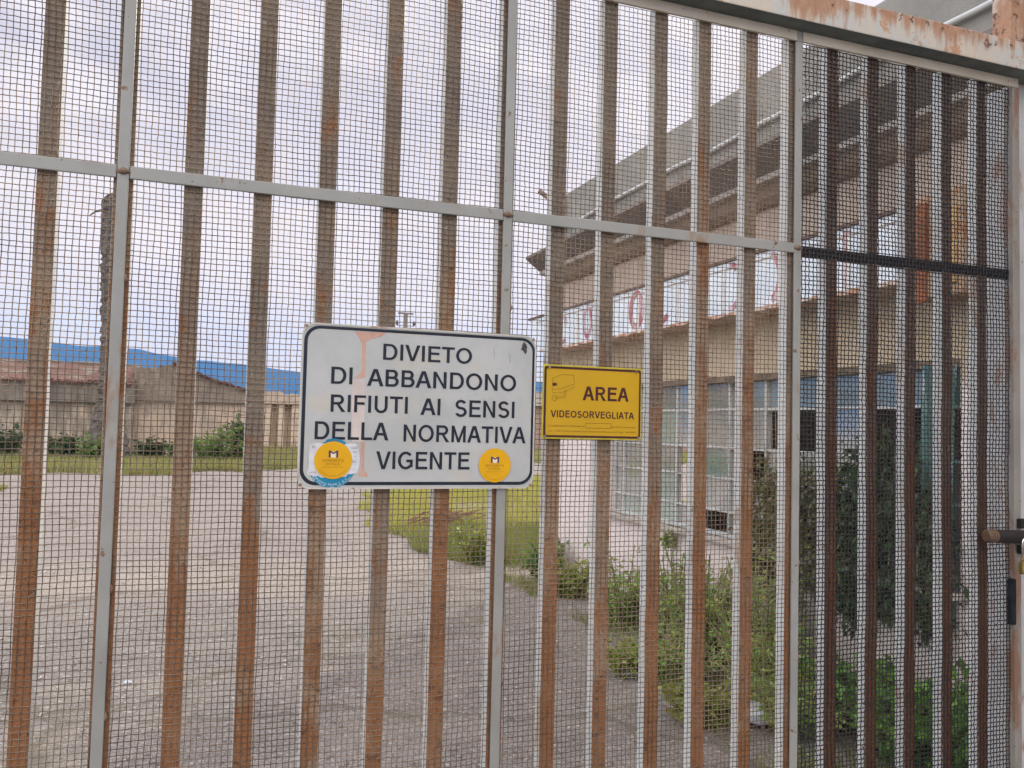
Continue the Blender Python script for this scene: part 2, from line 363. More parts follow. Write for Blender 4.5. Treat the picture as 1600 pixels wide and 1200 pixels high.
# skyline height above the eye in degrees, by compass bearing from the gate normal
ka = np.array([-75, -40, -18, -11.5, -9, -7.5, -4, -1, 3, 7, 14, 21.5, 40, 75]); kh = np.array([3.2, 4.0, 4.6, 4.35, 4.4, 4.15, 4.0, 3.72, 3.35, 2.95, 2.85, 2.9, 2.6, 2.2])
hh = np.interp(az, ka, kh) + .03 * np.sin(az * 1.1) + .02 * np.sin(az * 3.3 + 1) + .012 * np.sin(az * 8.1)
V = []
rows = 9
for k in range(rows):
    t = k / (rows - 1)
    r_ = D - 900 * (1 - t) + 60 * np.sin(az * .7 + k)
    z_ = (1.6 + D * np.tan(np.radians(hh))) * (t ** 1.25) * (1 + (0 if k in (0, rows - 1) else .05) * np.sin(az * 1.3 + k * 2)) - (8 if k == 0 else 0)
    V.append(np.stack([r_ * np.sin(np.radians(az)), r_ * np.cos(np.radians(az)), z_], -1))
V.append(np.stack([(D + 900) * np.sin(np.radians(az)), (D + 900) * np.cos(np.radians(az)), np.full_like(az, -8)], -1))
V = np.concatenate(V); n = len(az)
Fq = np.array([[k * n + i, k * n + i + 1, (k + 1) * n + i + 1, (k + 1) * n + i] for k in range(rows) for i in range(n - 1)])
tag(fast_mesh('hills', V, Fq, M_hill, None, True), 'long blue ridge on the horizon beyond the yard', None, None, 'structure')

# ------------------------------------------------------------------ the building along the right
bld = thing('derelict_building', 'long single storey derelict building of pinkish plaster with grey parapet and broken windows', 'building', (3.7, 8.75, 0))
L = bld.location
def B(mb, name, mats, parent=None, **k):
    mb.v = [(x - L[0], y - L[1], z - L[2]) for x, y, z in mb.v]
    return mb.build(name, mats, parent or bld, **k)
XF, XB, YE, YN, WT = 3.7, 8.0, 8.75, -6.0, .22
W0, W1 = 3.34, 7.34                                                 # ribbon window along the facade
mb = MB()
def wall_grid(mb, y0, y1, z0, z1):                                   # outer skin cut fine enough for a real uneven plaster face
    mb.box(XF, XF + WT, y0, y1, z0, z1)
wall_grid(mb, W0, W1, 0, .75); wall_grid(mb, W0, W1, 2.0, 3.46); wall_grid(mb, YN, W0, 0, 3.46); wall_grid(mb, W1, YE, 0, 3.46)
OX0, OX1, OZ0, OZ1 = 4.95, 5.55, .35, 2.0                            # opening in the end wall
mb.box(XF + WT, OX0, YE - WT, YE, 0, 3.46); mb.box(OX1, XB, YE - WT, YE, 0, 3.46); mb.box(OX0, OX1, YE - WT, YE, 0, OZ0); mb.box(OX0, OX1, YE - WT, YE, OZ1, 3.46)
by0, by1, bz0, bz1 = 7.6, 8.45, 1.86, 2.3                             # small high opening in the back wall
mb.box(XB, XB + WT, YN, by0, 0, 3.46); mb.box(XB, XB + WT, by1, YE, 0, 3.46); mb.box(XB, XB + WT, by0, by1, 0, bz0); mb.box(XB, XB + WT, by0, by1, bz1, 3.46)
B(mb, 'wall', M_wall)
mb = MB(); mb.box(XF, XF + WT, YN, YE - .12, 3.46, 4.165); mb.box(XF + WT, XB, YE - WT - .12, YE - .12, 3.46, 4.165)
B(mb, 'parapet', M_parapet, bevel=.015)
mb = MB(); mb.box(XF + WT, XB, YN, YE - WT, 3.20, 3.34)
B(mb, 'ceiling', M_inside)
mb = MB(); mb.box(XF + WT, XB, YN, YE - WT, .02, .12)
B(mb, 'floor_slab', M_infloor)
mb = MB(); mb.box(5.4, 5.55, 1.0, 6.2, .12, 3.2); mb.box(5.55, XB, 4.9, 5.05, .12, 3.2)
B(mb, 'partition_wall', M_inside)
# cornice: thin nose, dark sloped soffit, pale moulding, shade painted brown on the lower slope
def extr(prof, y0, y1):
    mb = MB(); mb.prism([(x, y0, z) for x, z in prof], -1, (0, y1 - y0, 0)); return mb
ye = YE + .03
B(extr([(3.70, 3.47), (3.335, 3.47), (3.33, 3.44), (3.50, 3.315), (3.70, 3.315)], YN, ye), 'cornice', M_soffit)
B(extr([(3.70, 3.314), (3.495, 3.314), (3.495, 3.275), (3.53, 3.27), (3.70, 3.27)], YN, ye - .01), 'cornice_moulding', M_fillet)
B(extr([(3.70, 3.269), (3.55, 3.269), (3.60, 3.20), (3.655, 3.165), (3.70, 3.16)], YN, ye - .02), 'cornice_cove', mat_conc('brown shaded cove', (.36, .28, .21), (.30, .23, .17), (.17, .13, .10)))  # shade under the moulding put into the cove colour
# white conduit on the parapet with clips, spout at the far end
mb = MB(); yy = np.linspace(YE - .2, YN, 50)
mb.tube([(3.672, y, 3.79 + .010 * math.sin(y * 2.1) + .006 * math.sin(y * 5.3)) for y in yy], .018, 8)
pp = B(mb, 'conduit_pipe', M_pipe, smooth=True)
mb = MB(); mb.tube([(3.66, 8.50, 4.02), (3.54, 8.66, 4.13), (3.45, 8.72, 4.21)], .028, 8); B(mb, 'roof_spout', plain('rusty spout', (.22, .15, .12), .8))
# sill
mb = MB(); mb.box(3.64, XF + .02, W0 - .05, W1 + .05, .752, .79); B(mb, 'window_sill', M_fillet, bevel=.006)
# window: frame bars as one part, panes in several parts by kind of glass
fx0, fx1 = 3.745, 3.785
zs = [.79, .98, 1.23, 1.46, 1.75, 2.0]; ms = [7.34, 7.15, 6.68, 6.21, 5.84, 5.46, 5.02, 4.48, 4.02, 3.62, 3.34]
fr = MB()
for z in zs[1:-1]: fr.box(fx0, fx1, W0, W1, z - .009, z + .009)
fr.box(fx0 - .01, fx1 + .01, W0, W1, .79, .82); fr.box(fx0 - .01, fx1 + .01, W0, W1, 1.965, 2.0)
for y in ms:
    yy0 = min(max(y - .016, W0), W1 - .032); z0 = .82
    if y in (4.02,): z0 = 1.75
    fr.box(fx0 - .004, fx1 + .004, yy0 + .006, yy0 + .028, z0, 1.965)
win = B(fr, 'window_frame', M_winframe, bevel=.003)
kinds = {
 # column (between ms[i] and ms[i+1]) : rows bottom to top
 0: 'gggbb', 1: 'GkggG', 2: 'GGgGb', 3: 'k..kg', 4: '.kTgb', 5: '.k.gb', 6: '..k.b', 7: '..kkB', 8: '....B', 9: '....B'}
key = {'g': ('grey_pane', M_gl_grey), 'k': ('grey_pane', M_gl_grey), 'G': ('green_pane', M_gl_green), 'T': ('teal_pane', M_gl_teal), 'b': ('blue_pane', M_gl_blue), 'B': ('blue_pane', M_gl_blue)}
for i in range(10):
    for j, ch in enumerate(kinds[i]):
        if ch not in key: continue
        y0, y1 = ms[i + 1] + .010, ms[i] - .010; z0, z1 = zs[j] + .0085, zs[j + 1] - .0085
        if j == 0: z0 = .82
        if j == 4: z1 = 1.965
        if i == 9: y0 = W0 + .032
        if i == 0: y1 = W1 - .032
        mb = MB(); t = random.uniform(-.006, .006)
        mb.prism([(3.762 + t, y0, z0), (3.762 - t, y1, z0), (3.762 - t, y1, z1), (3.762 + t, y0, z1)], 1, (.004, 0, 0))
        B(mb, key[ch][0], key[ch][1], win)
mb = MB(); mb.box(3.70 + .002, 3.74, W0 + .002, W1 - .002, 1.955, 1.998); B(mb, 'window_head_strip', plain('brown window head strip', (.17, .13, .09), .9, .35, 9))  # dark brown strip under the window head
# a torn teal sheet hanging in the right end of the window
mb = MB(); yl = np.linspace(3.36, 3.60, 9)
for a in range(8):
    for c_ in range(10):
        def P(i, k): return (3.70 - .02 * math.sin(i * 1.7 + k * .35) - .012, float(yl[i]), .62 + .135 * k)
        mb.poly([P(a, c_), P(a + 1, c_), P(a + 1, c_ + 1), P(a, c_ + 1)])
B(mb, 'torn_sheet', M_gl_teal)
# dark broken shutter leaf behind the opening
# ------------------------------------------------------------------ faded shop sign on the facade
sg = thing('shop_sign', 'long faded white sign box with broken red letters under the grey cornice', 'shop sign', (3.7, 8.7, 2.4))
SL = sg.location
def SB(mb, name, mats, **k):
    mb.v = [(x - SL[0], y - SL[1], z - SL[2]) for x, y, z in mb.v]
    return mb.build(name, mats, sg, **k)
m, nt, b = new_mat('faded sign face'); p = pos(nt)
c = mixc(nt, smooth(nt, noise(nt, p, 2.4, 6, .65), .35, .65), (.62, .68, .74), (.74, .78, .82))
c = mixc(nt, smooth(nt, noise(nt, mapping(nt, p, (3, 3, .7)), 3, 7, .7), .60, .72), c, (.55, .50, .46))
nt.links.new(c, b.inputs['Base Color']); b.inputs['Roughness'].default_value = .5
M_signface = m
def face(u, z, off=0.0):                                             # u along the wall, z height, on the tilted face
    return (3.46 - off, u, z)
SY0, SY1 = 3.47, 8.74
mb = MB(); mb.prism([(3.46, SY0, 2.42), (3.46, SY1 - .12, 2.42), (3.46, SY1 + .22, 2.78), (3.46, SY0, 2.78)], -1, (.23, 0, 0)); SB(mb, 'sign_box', M_signface)
mb = MB(); mb.box(3.445, 3.69, SY0 - .01, SY1 + .23, 2.782, 2.802); SB(mb, 'top_cap', plain('brown weathered cap', (.16, .11, .085), .85, .4, 18))
mb = MB()
segs = np.linspace(SY0, SY1 - .15, 60); dz = [random.uniform(0, .014) for _ in segs]
pr = [(3.448, SY1 - .15, 2.419), (3.448, SY0, 2.419)] + [(3.448, y, 2.402 - q) for y, q in zip(segs, dz)]
mb.prism(pr, 1, (.24, 0, 0)); SB(mb, 'rusty_bottom_edge', mat_paint('rusty bottom lip', (.62, .50, .44), (.42, .16, .06), .47, .8))
mb = MB(); mb.box(3.4555, 3.4595, SY0, SY1, 2.728, 2.738); SB(mb, 'frame_line', plain('brown frame line', (.40, .35, .31), .7, .2, 14))
M_joint = plain('pale joint strip', (.66, .62, .58), .6, .12, 9)
for y in np.linspace(SY0 + .4, SY1 - .5, 8):
    mb = MB(); mb.box(3.452, 3.459, y, y + .03, 2.425, 2.727); SB(mb, 'panel_joint', M_joint)
M_red = mat_paint('faded red letter', (.40, .11, .13), (.64, .54, .56), .46, .5)
def ring(mb, yc, zc, ry, rz, wd, a0=0, a1=360, n=26):
    A = np.radians(np.linspace(a0, a1, n))
    for i in range(n - 1):
        q = []
        for (a, s) in ((A[i], 1), (A[i + 1], 1), (A[i + 1], 0), (A[i], 0)):
            q.append(face(yc + (ry - (0 if s else wd)) * math.cos(a), zc + (rz - (0 if s else wd * .8)) * math.sin(a), .004))
        mb.poly(q[::-1])
def stroke(mb, p, wd):
    for (u0, z0), (u1, z1) in zip(p[:-1], p[1:]):
        d = Vector((u1 - u0, z1 - z0)).normalized(); nx, nz = -d.y * wd / 2, d.x * wd / 2
        q = [face(u0 + nx, z0 + nz, .004), face(u1 + nx, z1 + nz, .004), face(u1 - nx, z1 - nz, .004), face(u0 - nx, z0 - nz, .004)]
        nrm = (Vector(q[1]) - Vector(q[0])).cross(Vector(q[2]) - Vector(q[0]))
        mb.poly(q if nrm.x < 0 else q[::-1])
let = []
mb = MB(); ring(mb, 8.02, 2.655, .13, .085, .05, 10, 200); let.append(mb)                                                              # what is left of an S
mb = MB(); ring(mb, 8.02, 2.515, .13, .085, .05, -150, 20); let.append(mb)
mb = MB(); ring(mb, 7.40, 2.605, .105, .165, .055); let.append(mb)                                                                     # O
mb = MB(); ring(mb, 6.42, 2.60, .135, .17, .07); let.append(mb)                                                                        # O
mb = MB(); stroke(mb, [(6.06, 2.44), (5.97, 2.455), (5.90, 2.50)], .045); let.append(mb)                                               # foot of a lost letter
mb = MB(); ring(mb, 5.03, 2.60, .12, .17, .055, 70, 125); let.append(mb)                                                               # scraps of a C
mb = MB(); ring(mb, 5.03, 2.60, .12, .17, .05, 225, 290); let.append(mb)
mb = MB(); ring(mb, 4.60, 2.60, .13, .17, .06, 95, 262); let.append(mb)                                                                # half of an O
mb = MB(); stroke(mb, [(3.90, 2.44), (3.90, 2.765)], .06); let.append(mb)                                                              # I
for mb in let: SB(mb, 'red_letter', M_red)
# rusty end box on the facade
rb = thing('wall_box', 'rust streaked orange and yellow metal wall box beside the end of the faded sign', 'wall box', (3.7, 3.3, 2.3))
mb = MB(); mb.box(-.20, 0, -.16, .16, 0, .54); mb.build('housing', mat_paint('rusting box paint', (.40, .29, .19), (.30, .11, .04), .48, .7), rb, bevel=.008)
mb = MB(); mb.box(-.212, -.2005, -.125, .01, .06, .44); mb.build('yellow_panel', mat_paint('sun bleached yellow panel', (.46, .30, .12), (.36, .16, .06), .52, .6), rb, bevel=.004)
mb = MB(); mb.box(-.218, -.2005, .06, .12, -.02, .50); mb.build('rusty_strip', mat_paint('orange rust strip', (.30, .10, .035), (.18, .06, .03), .48, .85), rb, bevel=.003)

# ------------------------------------------------------------------ far side of the yard
M_farwall = mat_conc('peeling cream wall', (.60, .46, .34), (.44, .37, .30), (.17, .15, .11), .38)
M_fargrey = mat_conc('weathered grey band', (.22, .19, .155), (.28, .245, .20), (.13, .11, .095), .45)
m, nt, b = new_mat('old roof tiles'); p = pos(nt)
wv = nt.nodes.new('ShaderNodeTexWave'); nt.links.new(p, wv.inputs[0]); wv.inputs['Scale'].default_value = 1.4; wv.inputs['Distortion'].default_value = 1.5
c = mixc(nt, noise(nt, p, 2.2, 6, .7), (.085, .035, .026), (.21, .09, .06)); c = mixc(nt, mth(nt, 'MULTIPLY', wv.outputs[1], .5), c, (.10, .05, .04))
c = mixc(nt, smooth(nt, noise(nt, p, .9, 6, .7), .50, .62), c, (.20, .17, .13))
nt.links.new(c, b.inputs['Base Color']); b.inputs['Roughness'].default_value = .95; bump(nt, b, wv.outputs[1], .6, .06)
M_tiles = m
def uneven(x0, x1, n, a, seed):
    r = np.random.default_rng(seed); xs = np.linspace(x0, x1, n); return xs, r.uniform(-a, a, n)
wh = thing('tiled_warehouse', 'long low warehouse with collapsing red tile roof and stained cream wall across the yard', 'warehouse', (-8, 34, 0))
def FB(root, mb, name, mats, **k):
    l = root.location; mb.v = [(x - l[0], y - l[1], z - l[2]) for x, y, z in mb.v]; return mb.build(name, mats, root, **k)
mb = MB(); mb.box(-16, -2.35, 34, 40, 0, 2.03); FB(wh, mb, 'wall', M_farwall)
mb = MB(); xs_, zz_ = uneven(-16, -2.3, 60, .03, 1)
pr = [(x, 33.8, 2.03) for x in (-2.3, -16)] + [(x, 33.8, 2.72 + z) for x, z in zip(xs_, zz_)]
mb.prism(pr, 1, (0, .3, 0)); FB(wh, mb, 'concrete_band', M_fargrey)
mb = MB(); xs_, zz_ = uneven(-16, -2.3, 70, .05, 2)
for i in range(69):
    za, zb = zz_[i] * .6, zz_[i + 1] * .6
    mb.poly([(xs_[i], 33.7, 2.80 + zz_[i]), (xs_[i + 1], 33.7, 2.80 + zz_[i + 1]), (xs_[i + 1], 37.2, 3.58 + zb), (xs_[i], 37.2, 3.58 + za)])
    mb.poly([(xs_[i], 37.2, 3.58 + za), (xs_[i + 1], 37.2, 3.58 + zb), (xs_[i + 1], 40.2, 2.9), (xs_[i], 40.2, 2.9)])
rf = FB(wh, mb, 'roof', M_tiles)
mb = MB()
for x in np.arange(-15.9, -2.4, .22): mb.tube([(x, 33.62, 2.745 + random.uniform(-.03, .03)), (x, 33.85, 2.80)], .075, 6)
FB(wh, mb, 'tile_edge', plain('dark eave tiles', (.17, .075, .06), .9, .5, 3))
mb = MB(); mb.tube([(x, 37.2, 3.56 + random.uniform(-.05, .05)) for x in np.arange(-16, -2.2, .5)], .09, 6); FB(wh, mb, 'ridge', M_fargrey)

gb = thing('gabled_shed', 'grey gabled shed with ragged tile slope beyond the tall weeds', 'shed', (0, 34, 0))
mb = MB(); mb.box(-2.34, 1.72, 34.3, 39, 0, 2.12); FB(gb, mb, 'wall', mat_conc('patched cream wall', (.62, .46, .34), (.52, .41, .32), (.24, .215, .165), .46))
mb = MB(); xs_ = np.linspace(-2.34, 1.75, 40); top = np.interp(xs_, [-2.34, -1.55, -1.1, .2, 1.2, 1.75], [3.36, 3.40, 3.56, 3.05, 2.74, 2.60]) + np.random.default_rng(4).uniform(-.03, .03, 40)
pr = [(1.75, 34.15, 2.12), (-2.34, 34.15, 2.12)] + [(x, 34.15, z) for x, z in zip(xs_, top)]
mb.prism(pr, 1, (0, 4.7, 0)); FB(gb, mb, 'gable', mat_conc('grey rendered gable', (.27, .215, .165), (.33, .265, .205), (.15, .12, .095), .45))
mb = MB()
for i in range(12, 39):
    mb.prism([(xs_[i], 33.95, top[i] + .01), (xs_[i + 1], 33.95, top[i + 1] + .01), (xs_[i + 1], 33.95, top[i + 1] + .085), (xs_[i], 33.95, top[i] + .085)], 1, (0, 4.9, 0))
FB(gb, mb, 'roof', M_tiles)
mb = MB()
for i in range(39):
    z0 = 2.45 + .05 * math.sin(i * 1.3)
    mb.box(xs_[i], xs_[i + 1], 34.09, 34.145, 2.16, z0)
FB(gb, mb, 'stained_band', mat_conc('brown stained band', (.24, .195, .155), (.29, .235, .19), (.14, .115, .10)))

ru = thing('ruined_colonnade', 'crumbling cream wall with tall narrow openings, partly hidden behind the white notice', 'ruin', (3, 46, 0))
mb = MB(); rr = np.random.default_rng(7)
x = 2.3
M_ruin = mat_conc('crumbling warm masonry', (.66, .52, .375), (.56, .44, .33), (.30, .22, .15), .5)
mb.box(2.3, 9.0, 46.55, 46.7, 0, 2.7)
while x < 9.0:
    wd = rr.uniform(.28, .5); mb.box(x, x + wd, 46, 46.54, 0, 2.35 + rr.uniform(-.02, .02)); x += wd + rr.uniform(.22, .42)
FB(ru, mb, 'pilaster_wall', M_ruin)
xs_, zz_ = uneven(2.2, 9.2, 30, .09, 9)
mb = MB(); pr = [(x, 45.85, 2.38) for x in (9.2, 2.2)] + [(x, 45.85, 2.95 + z) for x, z in zip(xs_, zz_)]
mb.prism(pr, 1, (0, .9, 0)); FB(ru, mb, 'broken_entablature', mat_conc('broken masonry top', (.54, .42, .32), (.46, .36, .28), (.27, .21, .16), .5))
rd = thing('brick_outbuilding', 'reddish brown outbuilding glimpsed between the white and yellow signs', 'outbuilding', (18, 48, 0))
mb = MB(); mb.box(9.6, 30, 48, 54, 0, 2.75); FB(rd, mb, 'wall', mat_conc('reddish brown brickwork', (.36, .24, .18), (.42, .29, .22), (.22, .15, .12)))
mb = MB(); mb.prism([(9.4, 47.7, 2.755), (9.4, 51, 3.75), (9.4, 54.3, 2.755)], -1, (20.8, 0, 0)); FB(rd, mb, 'roof', M_fargrey)

# dead palm trunk
pt = thing('dead_palm', 'tall dead palm trunk without a crown standing before the warehouse', 'dead tree', (-2.80, 31, 0))
mb = MB(); pts = []; rs = []
for i in range(90):
    t = i / 89; z = t * 9.0
    r_ = .37 + .45 * max(0, 1 - z / 2.6) ** 1.6 + .014 * (i % 2) + .02 * math.sin(i * 1.9)
    if z > 8.5: r_ *= math.sqrt(max(.02, 1 - ((z - 8.5) / .5) ** 2))
    pts.append((-.12 + .10 * math.sin(z * .5), 0, z)); rs.append(r_)
mb.tube(pts, rs, 18); rr = np.random.default_rng(5)
mb.v = [(x + rr.normal(0, .028), y + rr.normal(0, .028), z) for x, y, z in mb.v]
mb.build('trunk', M_trunk, pt)
mb = MB(); mb.tube([(-.35, 0, 8.45), (-.72, -.1, 8.32), (-.92, -.12, 8.14)], [.05, .04, .015], 5); mb.build('frond_stub', M_trunk, pt)
# utility pole far off
up = thing('utility_pole', 'distant utility pole with crossarm rising above the white notice', 'utility pole', (13.6, 60, 0))
mb = MB(); mb.tube([(0, 0, 0), (0, 0, 9.35)], [.2, .16], 8); mb.build('pole', plain('grey pole wood', (.22, .19, .16), .9), up)
mb = MB(); mb.box(-.55, .55, -.08, .08, 9.36, 9.47); mb.build('crossarm', plain('grey crossarm', (.2, .18, .16), .9), up)
for s in (-.62, .62):
    mb = MB(); mb.tube([(s, -.02, 8.55), (s, -.02, 8.72), (s, -.02, 8.88)], [.07, .12, .05], 8); mb.build('insulator', plain('dark insulator', (.09, .08, .08), .4), up)
mb = MB(); mb.box(-.62, .62, -.03, .03, 8.50, 8.545); mb.build('lower_arm', bpy.data.materials['grey crossarm'], up)

# ------------------------------------------------------------------ vegetation
def leaves(P, N, ln, wd, droop=None):
    # P base points, N unit directions: a folded four sided leaf along each direction
    n = len(P); N = N / np.linalg.norm(N, axis=1, keepdims=True)
    a = rng.normal(size=(n, 3)); sd = np.cross(N, a); sd /= np.linalg.norm(sd, axis=1, keepdims=True)
    up = np.cross(sd, N); ln = np.broadcast_to(ln, (n,))[:, None]; wd = np.broadcast_to(wd, (n,))[:, None]
    V = np.stack([P, P + N * ln * .45 + sd * wd + up * wd * .35, P + N * ln - np.array([0, 0, 1]) * ln * .15, P + N * ln * .45 - sd * wd + up * wd * .35], 1)
    idx = np.arange(n)[:, None] * 4 + np.array([[0, 1, 2, 3]])
    return V.reshape(-1, 3), idx
def join(parts):
    V, F, o = [], [], 0
    for v, f in parts: V.append(v); F.append(f + o); o += len(v)
    return np.concatenate(V), np.concatenate(F)
def weed(name, label, group, loc, h, r, ns, nl, ll, lw, mat, spread=.55, cat='weed'):
    t = thing(name, label, cat, loc, group); st = MB(); out = []
    for i in range(ns):
        a = rng.uniform(0, 2 * math.pi); hr = h * (rng.uniform(.5, 1.0) if i % 9 else rng.uniform(1.0, 1.3)); rad = r * math.sqrt(rng.uniform(0, 1))
        b0 = np.array([math.cos(a) * rad * .35, math.sin(a) * rad * .35, 0]); e = np.array([math.cos(a) * rad, math.sin(a) * rad, hr])
        k = np.linspace(0, 1, 6)[:, None]; line = b0 + (e - b0) * k; line[:, :2] = b0[:2] + (e - b0)[:2] * (k ** 1.6)
        st.tube(line.tolist(), [.006 * (1 - .7 * q) + .0015 for q in k[:, 0]], 4, cap=False)
        tt = rng.uniform(.12, 1.0, nl); seg = np.stack([np.interp(tt, k[:, 0], line[:, c]) for c in range(3)], 1)
        d = rng.normal(size=(nl, 3)) * [1, 1, .5] + [0, 0, .45]
        out.append(leaves(seg + rng.normal(0, .012, (nl, 3)), d, ll * rng.uniform(.35, 1.5, nl) * (1.15 - .5 * tt), lw * rng.uniform(.6, 1.2, nl)))
    V, F = join(out); V[:, 2] = np.maximum(V[:, 2], .004)
    st.build('stems', M_stem, t); fast_mesh('foliage', V, F, mat, t)
    if cat == 'weed' and h > .33 and r > .1:
        for i in range(5):
            a = rng.uniform(0, 2 * math.pi); q = r * rng.uniform(.3, 1.0); zt = h * rng.uniform(.9, 1.25); ds = MB()
            ds.tube([(q * .5 * math.cos(a), q * .5 * math.sin(a), 0), (q * .8 * math.cos(a), q * .8 * math.sin(a), zt * .6), (q * 1.25 * math.cos(a), q * 1.25 * math.sin(a), zt)], [.004, .003, .0015], 4)
            ds.build('dry_stalk', M_straw, t)
    return t
# feathery weeds along the foot of the facade
row = [(3.42, 8.25, .36, .28, 'small dark weed at the far corner of the facade', M_leaf_dark),
       (3.30, 7.35, .30, .30, 'low olive weed on the gravel between corner weed and feathery weeds', M_leaf_lime),
       (3.25, 6.15, .52, .38, 'bright green feathery weed, farthest of the tall row below the window', M_leaf_grey),
       (3.36, 5.55, .62, .36, 'grey green feathery weed against the pale plinth below the green panes', M_leaf_grey),
       (3.28, 5.05, .66, .36, 'bushy feathery weed in the middle of the row below the window', M_leaf_grey),
       (3.38, 4.55, .74, .33, 'tallest feathery weed of the row, reaching up to the vine', M_leaf_grey),
       (3.12, 4.15, .50, .36, 'dense feathery weed at the near end of the row', M_leaf_grey),
       (2.88, 4.75, .30, .30, 'low sprawling weed at the gravel edge in front of the feathery row', M_leaf_grey),
       (2.72, 5.00, .20, .26, 'yellow flowering tuft on the gravel beside the white scrap', M_leaf_lime),
       (2.62, 4.05, .20, .24, 'small yellow green tuft nearest the gate on the gravel', M_leaf_lime),
       (3.02, 3.75, .34, .30, 'green weed beside the crumpled white plastic', M_leaf_grey)]
for x, y, h, r_, lab, mt in row:
    ns = int(22 + 56 * h); weed('weed', lab, 'weeds along the foot of the facade', (x, y, 0), h, r_, ns, 34, .075, .011 if mt is M_leaf_grey else .018, mt)
shr = [(3.42, 3.72, .34, .26, 'dark leafy shrub just right of the middle gate upright'), (3.30, 3.30, .36, .28, 'dark leafy shrub second from the middle gate upright'),
       (3.40, 2.95, .42, .24, 'dark leafy shrub below the torn teal sheet'), (3.30, 2.60, .56, .26, 'dark leafy shrub nearest the latch post')]
for x, y, h, r_, lab in shr:
    weed('shrub', lab, 'dark shrubs behind the right gate panel', (x, y, 0), h, r_ * 1.15, 56, 42, .075, .024, M_leaf_shrub, cat='shrub')
# yellow green spike in front of the plinth
weed('weed', 'single tall thin yellow green stalk in front of the pale plinth', 'weeds along the foot of the facade', (3.45, 4.36, .0), .62, .05, 3, 26, .05, .015, M_leaf_lime)
# vines through the broken window
def vine(name, label, y0, y1, z0, z1, n, ll, lw, mat, drop=0):
    t = thing(name, label, 'climbing plant', (3.72, (y0 + y1) / 2, z0), 'climbing plants in the broken window'); st = MB()
    c = np.array([3.72, (y0 + y1) / 2, z0]); P = []
    for i in range(max(6, n // 90)):
        y = rng.uniform(y0, y1); z = rng.uniform(z0, z1); k = rng.uniform(.2, .7)
        pts = [(3.68 + .05 * math.sin(q * 5 + i) - .05 * q, y + .12 * math.sin(q * 3 + i) * (y1 - y0), z + (rng.uniform(.1, .3)) - k * q) for q in np.linspace(0, 1, 7)]
        pts = [(p[0] - c[0], p[1] - c[1], max(p[2], .60 + .08 * math.sin(p[1] * 9)) - c[2]) for p in pts]
        st.tube(pts, .004, 4, cap=False); A = np.array(pts); tt = rng.uniform(0, 6, 90); i0 = np.minimum(tt.astype(int), 5); f = (tt - i0)[:, None]
        P.append(A[i0] * (1 - f) + A[i0 + 1] * f + rng.normal(0, 1, (90, 3)) * [.035, .05, .05])
    P = np.concatenate(P); P[:, 0] = np.minimum(P[:, 0], .06); d = rng.normal(size=(len(P), 3)) + [-.7, 0, -.5]
    V, F = leaves(P, d, ll * rng.uniform(.5, 1.3, len(P)), lw * rng.uniform(.6, 1.3, len(P)))
    st.build('stems', M_stem, t); fast_mesh('foliage', V, F, mat, t)
vine('climbing_vine', 'olive brown vine hanging over the sill just left of the middle gate upright', 4.74, 5.10, .60, 1.25, 1500, .055, .014, M_leaf_olive)
vine('climbing_vine', 'brown and green vine mass on the wall just right of the middle gate upright', 4.15, 4.68, .60, 1.20, 1900, .055, .014, M_leaf_olive)
vine('climbing_vine', 'dark green creeper filling the dark broken opening', 3.62, 4.12, .62, 1.38, 2300, .06, .018, M_leaf_deep)
vine('climbing_vine', 'dark creeper hanging below the teal sheet at the window end', 3.38, 3.62, .60, 1.1, 900, .055, .016, M_leaf_deep)
weed('weed', 'small weed rooted in the wall under the white bag in the window', None, (3.64, 6.15, .62), .16, .08, 8, 22, .05, .014, M_leaf_grey)
# grass
def grass(name, label, n, samp, h, wd, mat):
    P = samp(n); a = rng.uniform(0, 2 * math.pi, n); H = h * rng.uniform(.4, 1.2, n) 
    sd = np.stack([np.cos(a), np.sin(a), 0 * a], 1) * (wd * rng.uniform(.6, 1.3, n))[:, None]
    ln = np.stack([rng.normal(0, .35, n) * H, rng.normal(0, .35, n) * H, H], 1)
    V = np.stack([P - sd, P + sd, P + ln], 1).reshape(-1, 3); F = np.arange(3 * n).reshape(-1, 3)
    return tag(fast_mesh(name, V, F, mat), label, 'grass', None, 'stuff')
def lump(x, y, s): return .5 + .25 * np.sin(x * s + 1.3 * np.sin(y * s * .7)) + .25 * np.sin(y * s * 1.3 + 2 + np.sin(x * s * 1.9))
def region(x0, x1, y0, y1, s, keep, edge=None):
    def f(n):
        out = []
        while sum(map(len, out)) < n:
            x = rng.uniform(x0, x1, n); y = y0 + (y1 - y0) * rng.uniform(0, 1, n)
            k = lump(x, y, s) + rng.normal(0, .12, n) > keep
            if edge is not None: k &= edge(x, y)
            out.append(np.stack([x, y, 0 * x], 1)[k])
        return np.concatenate(out)[:n]
    return f
def patch_edge(x, y):   # ragged outline, outside the building
    return ((x > 2.68 + .16 * np.sin(y * .9) + .14 * np.sin(y * 2.3) + .30 * np.maximum(y - 15.5, 0)) & ((y > 8.95) | (x < 3.6)) & (y > 8.9 + .35 * np.sin(x * 3)))
grass('yellow_grass', 'bright yellow green grass beyond the far corner of the building', 42000, region(2.0, 9.5, 11.6, 24, 1.1, .12, patch_edge), .17, .008, M_grass_y)
grass('green_grass', 'green tufts at the near edge of the yellow grass', 20000, region(2.3, 5.2, 8.8, 12.3, 1.9, .18, patch_edge), .16, .006, M_grass_g)
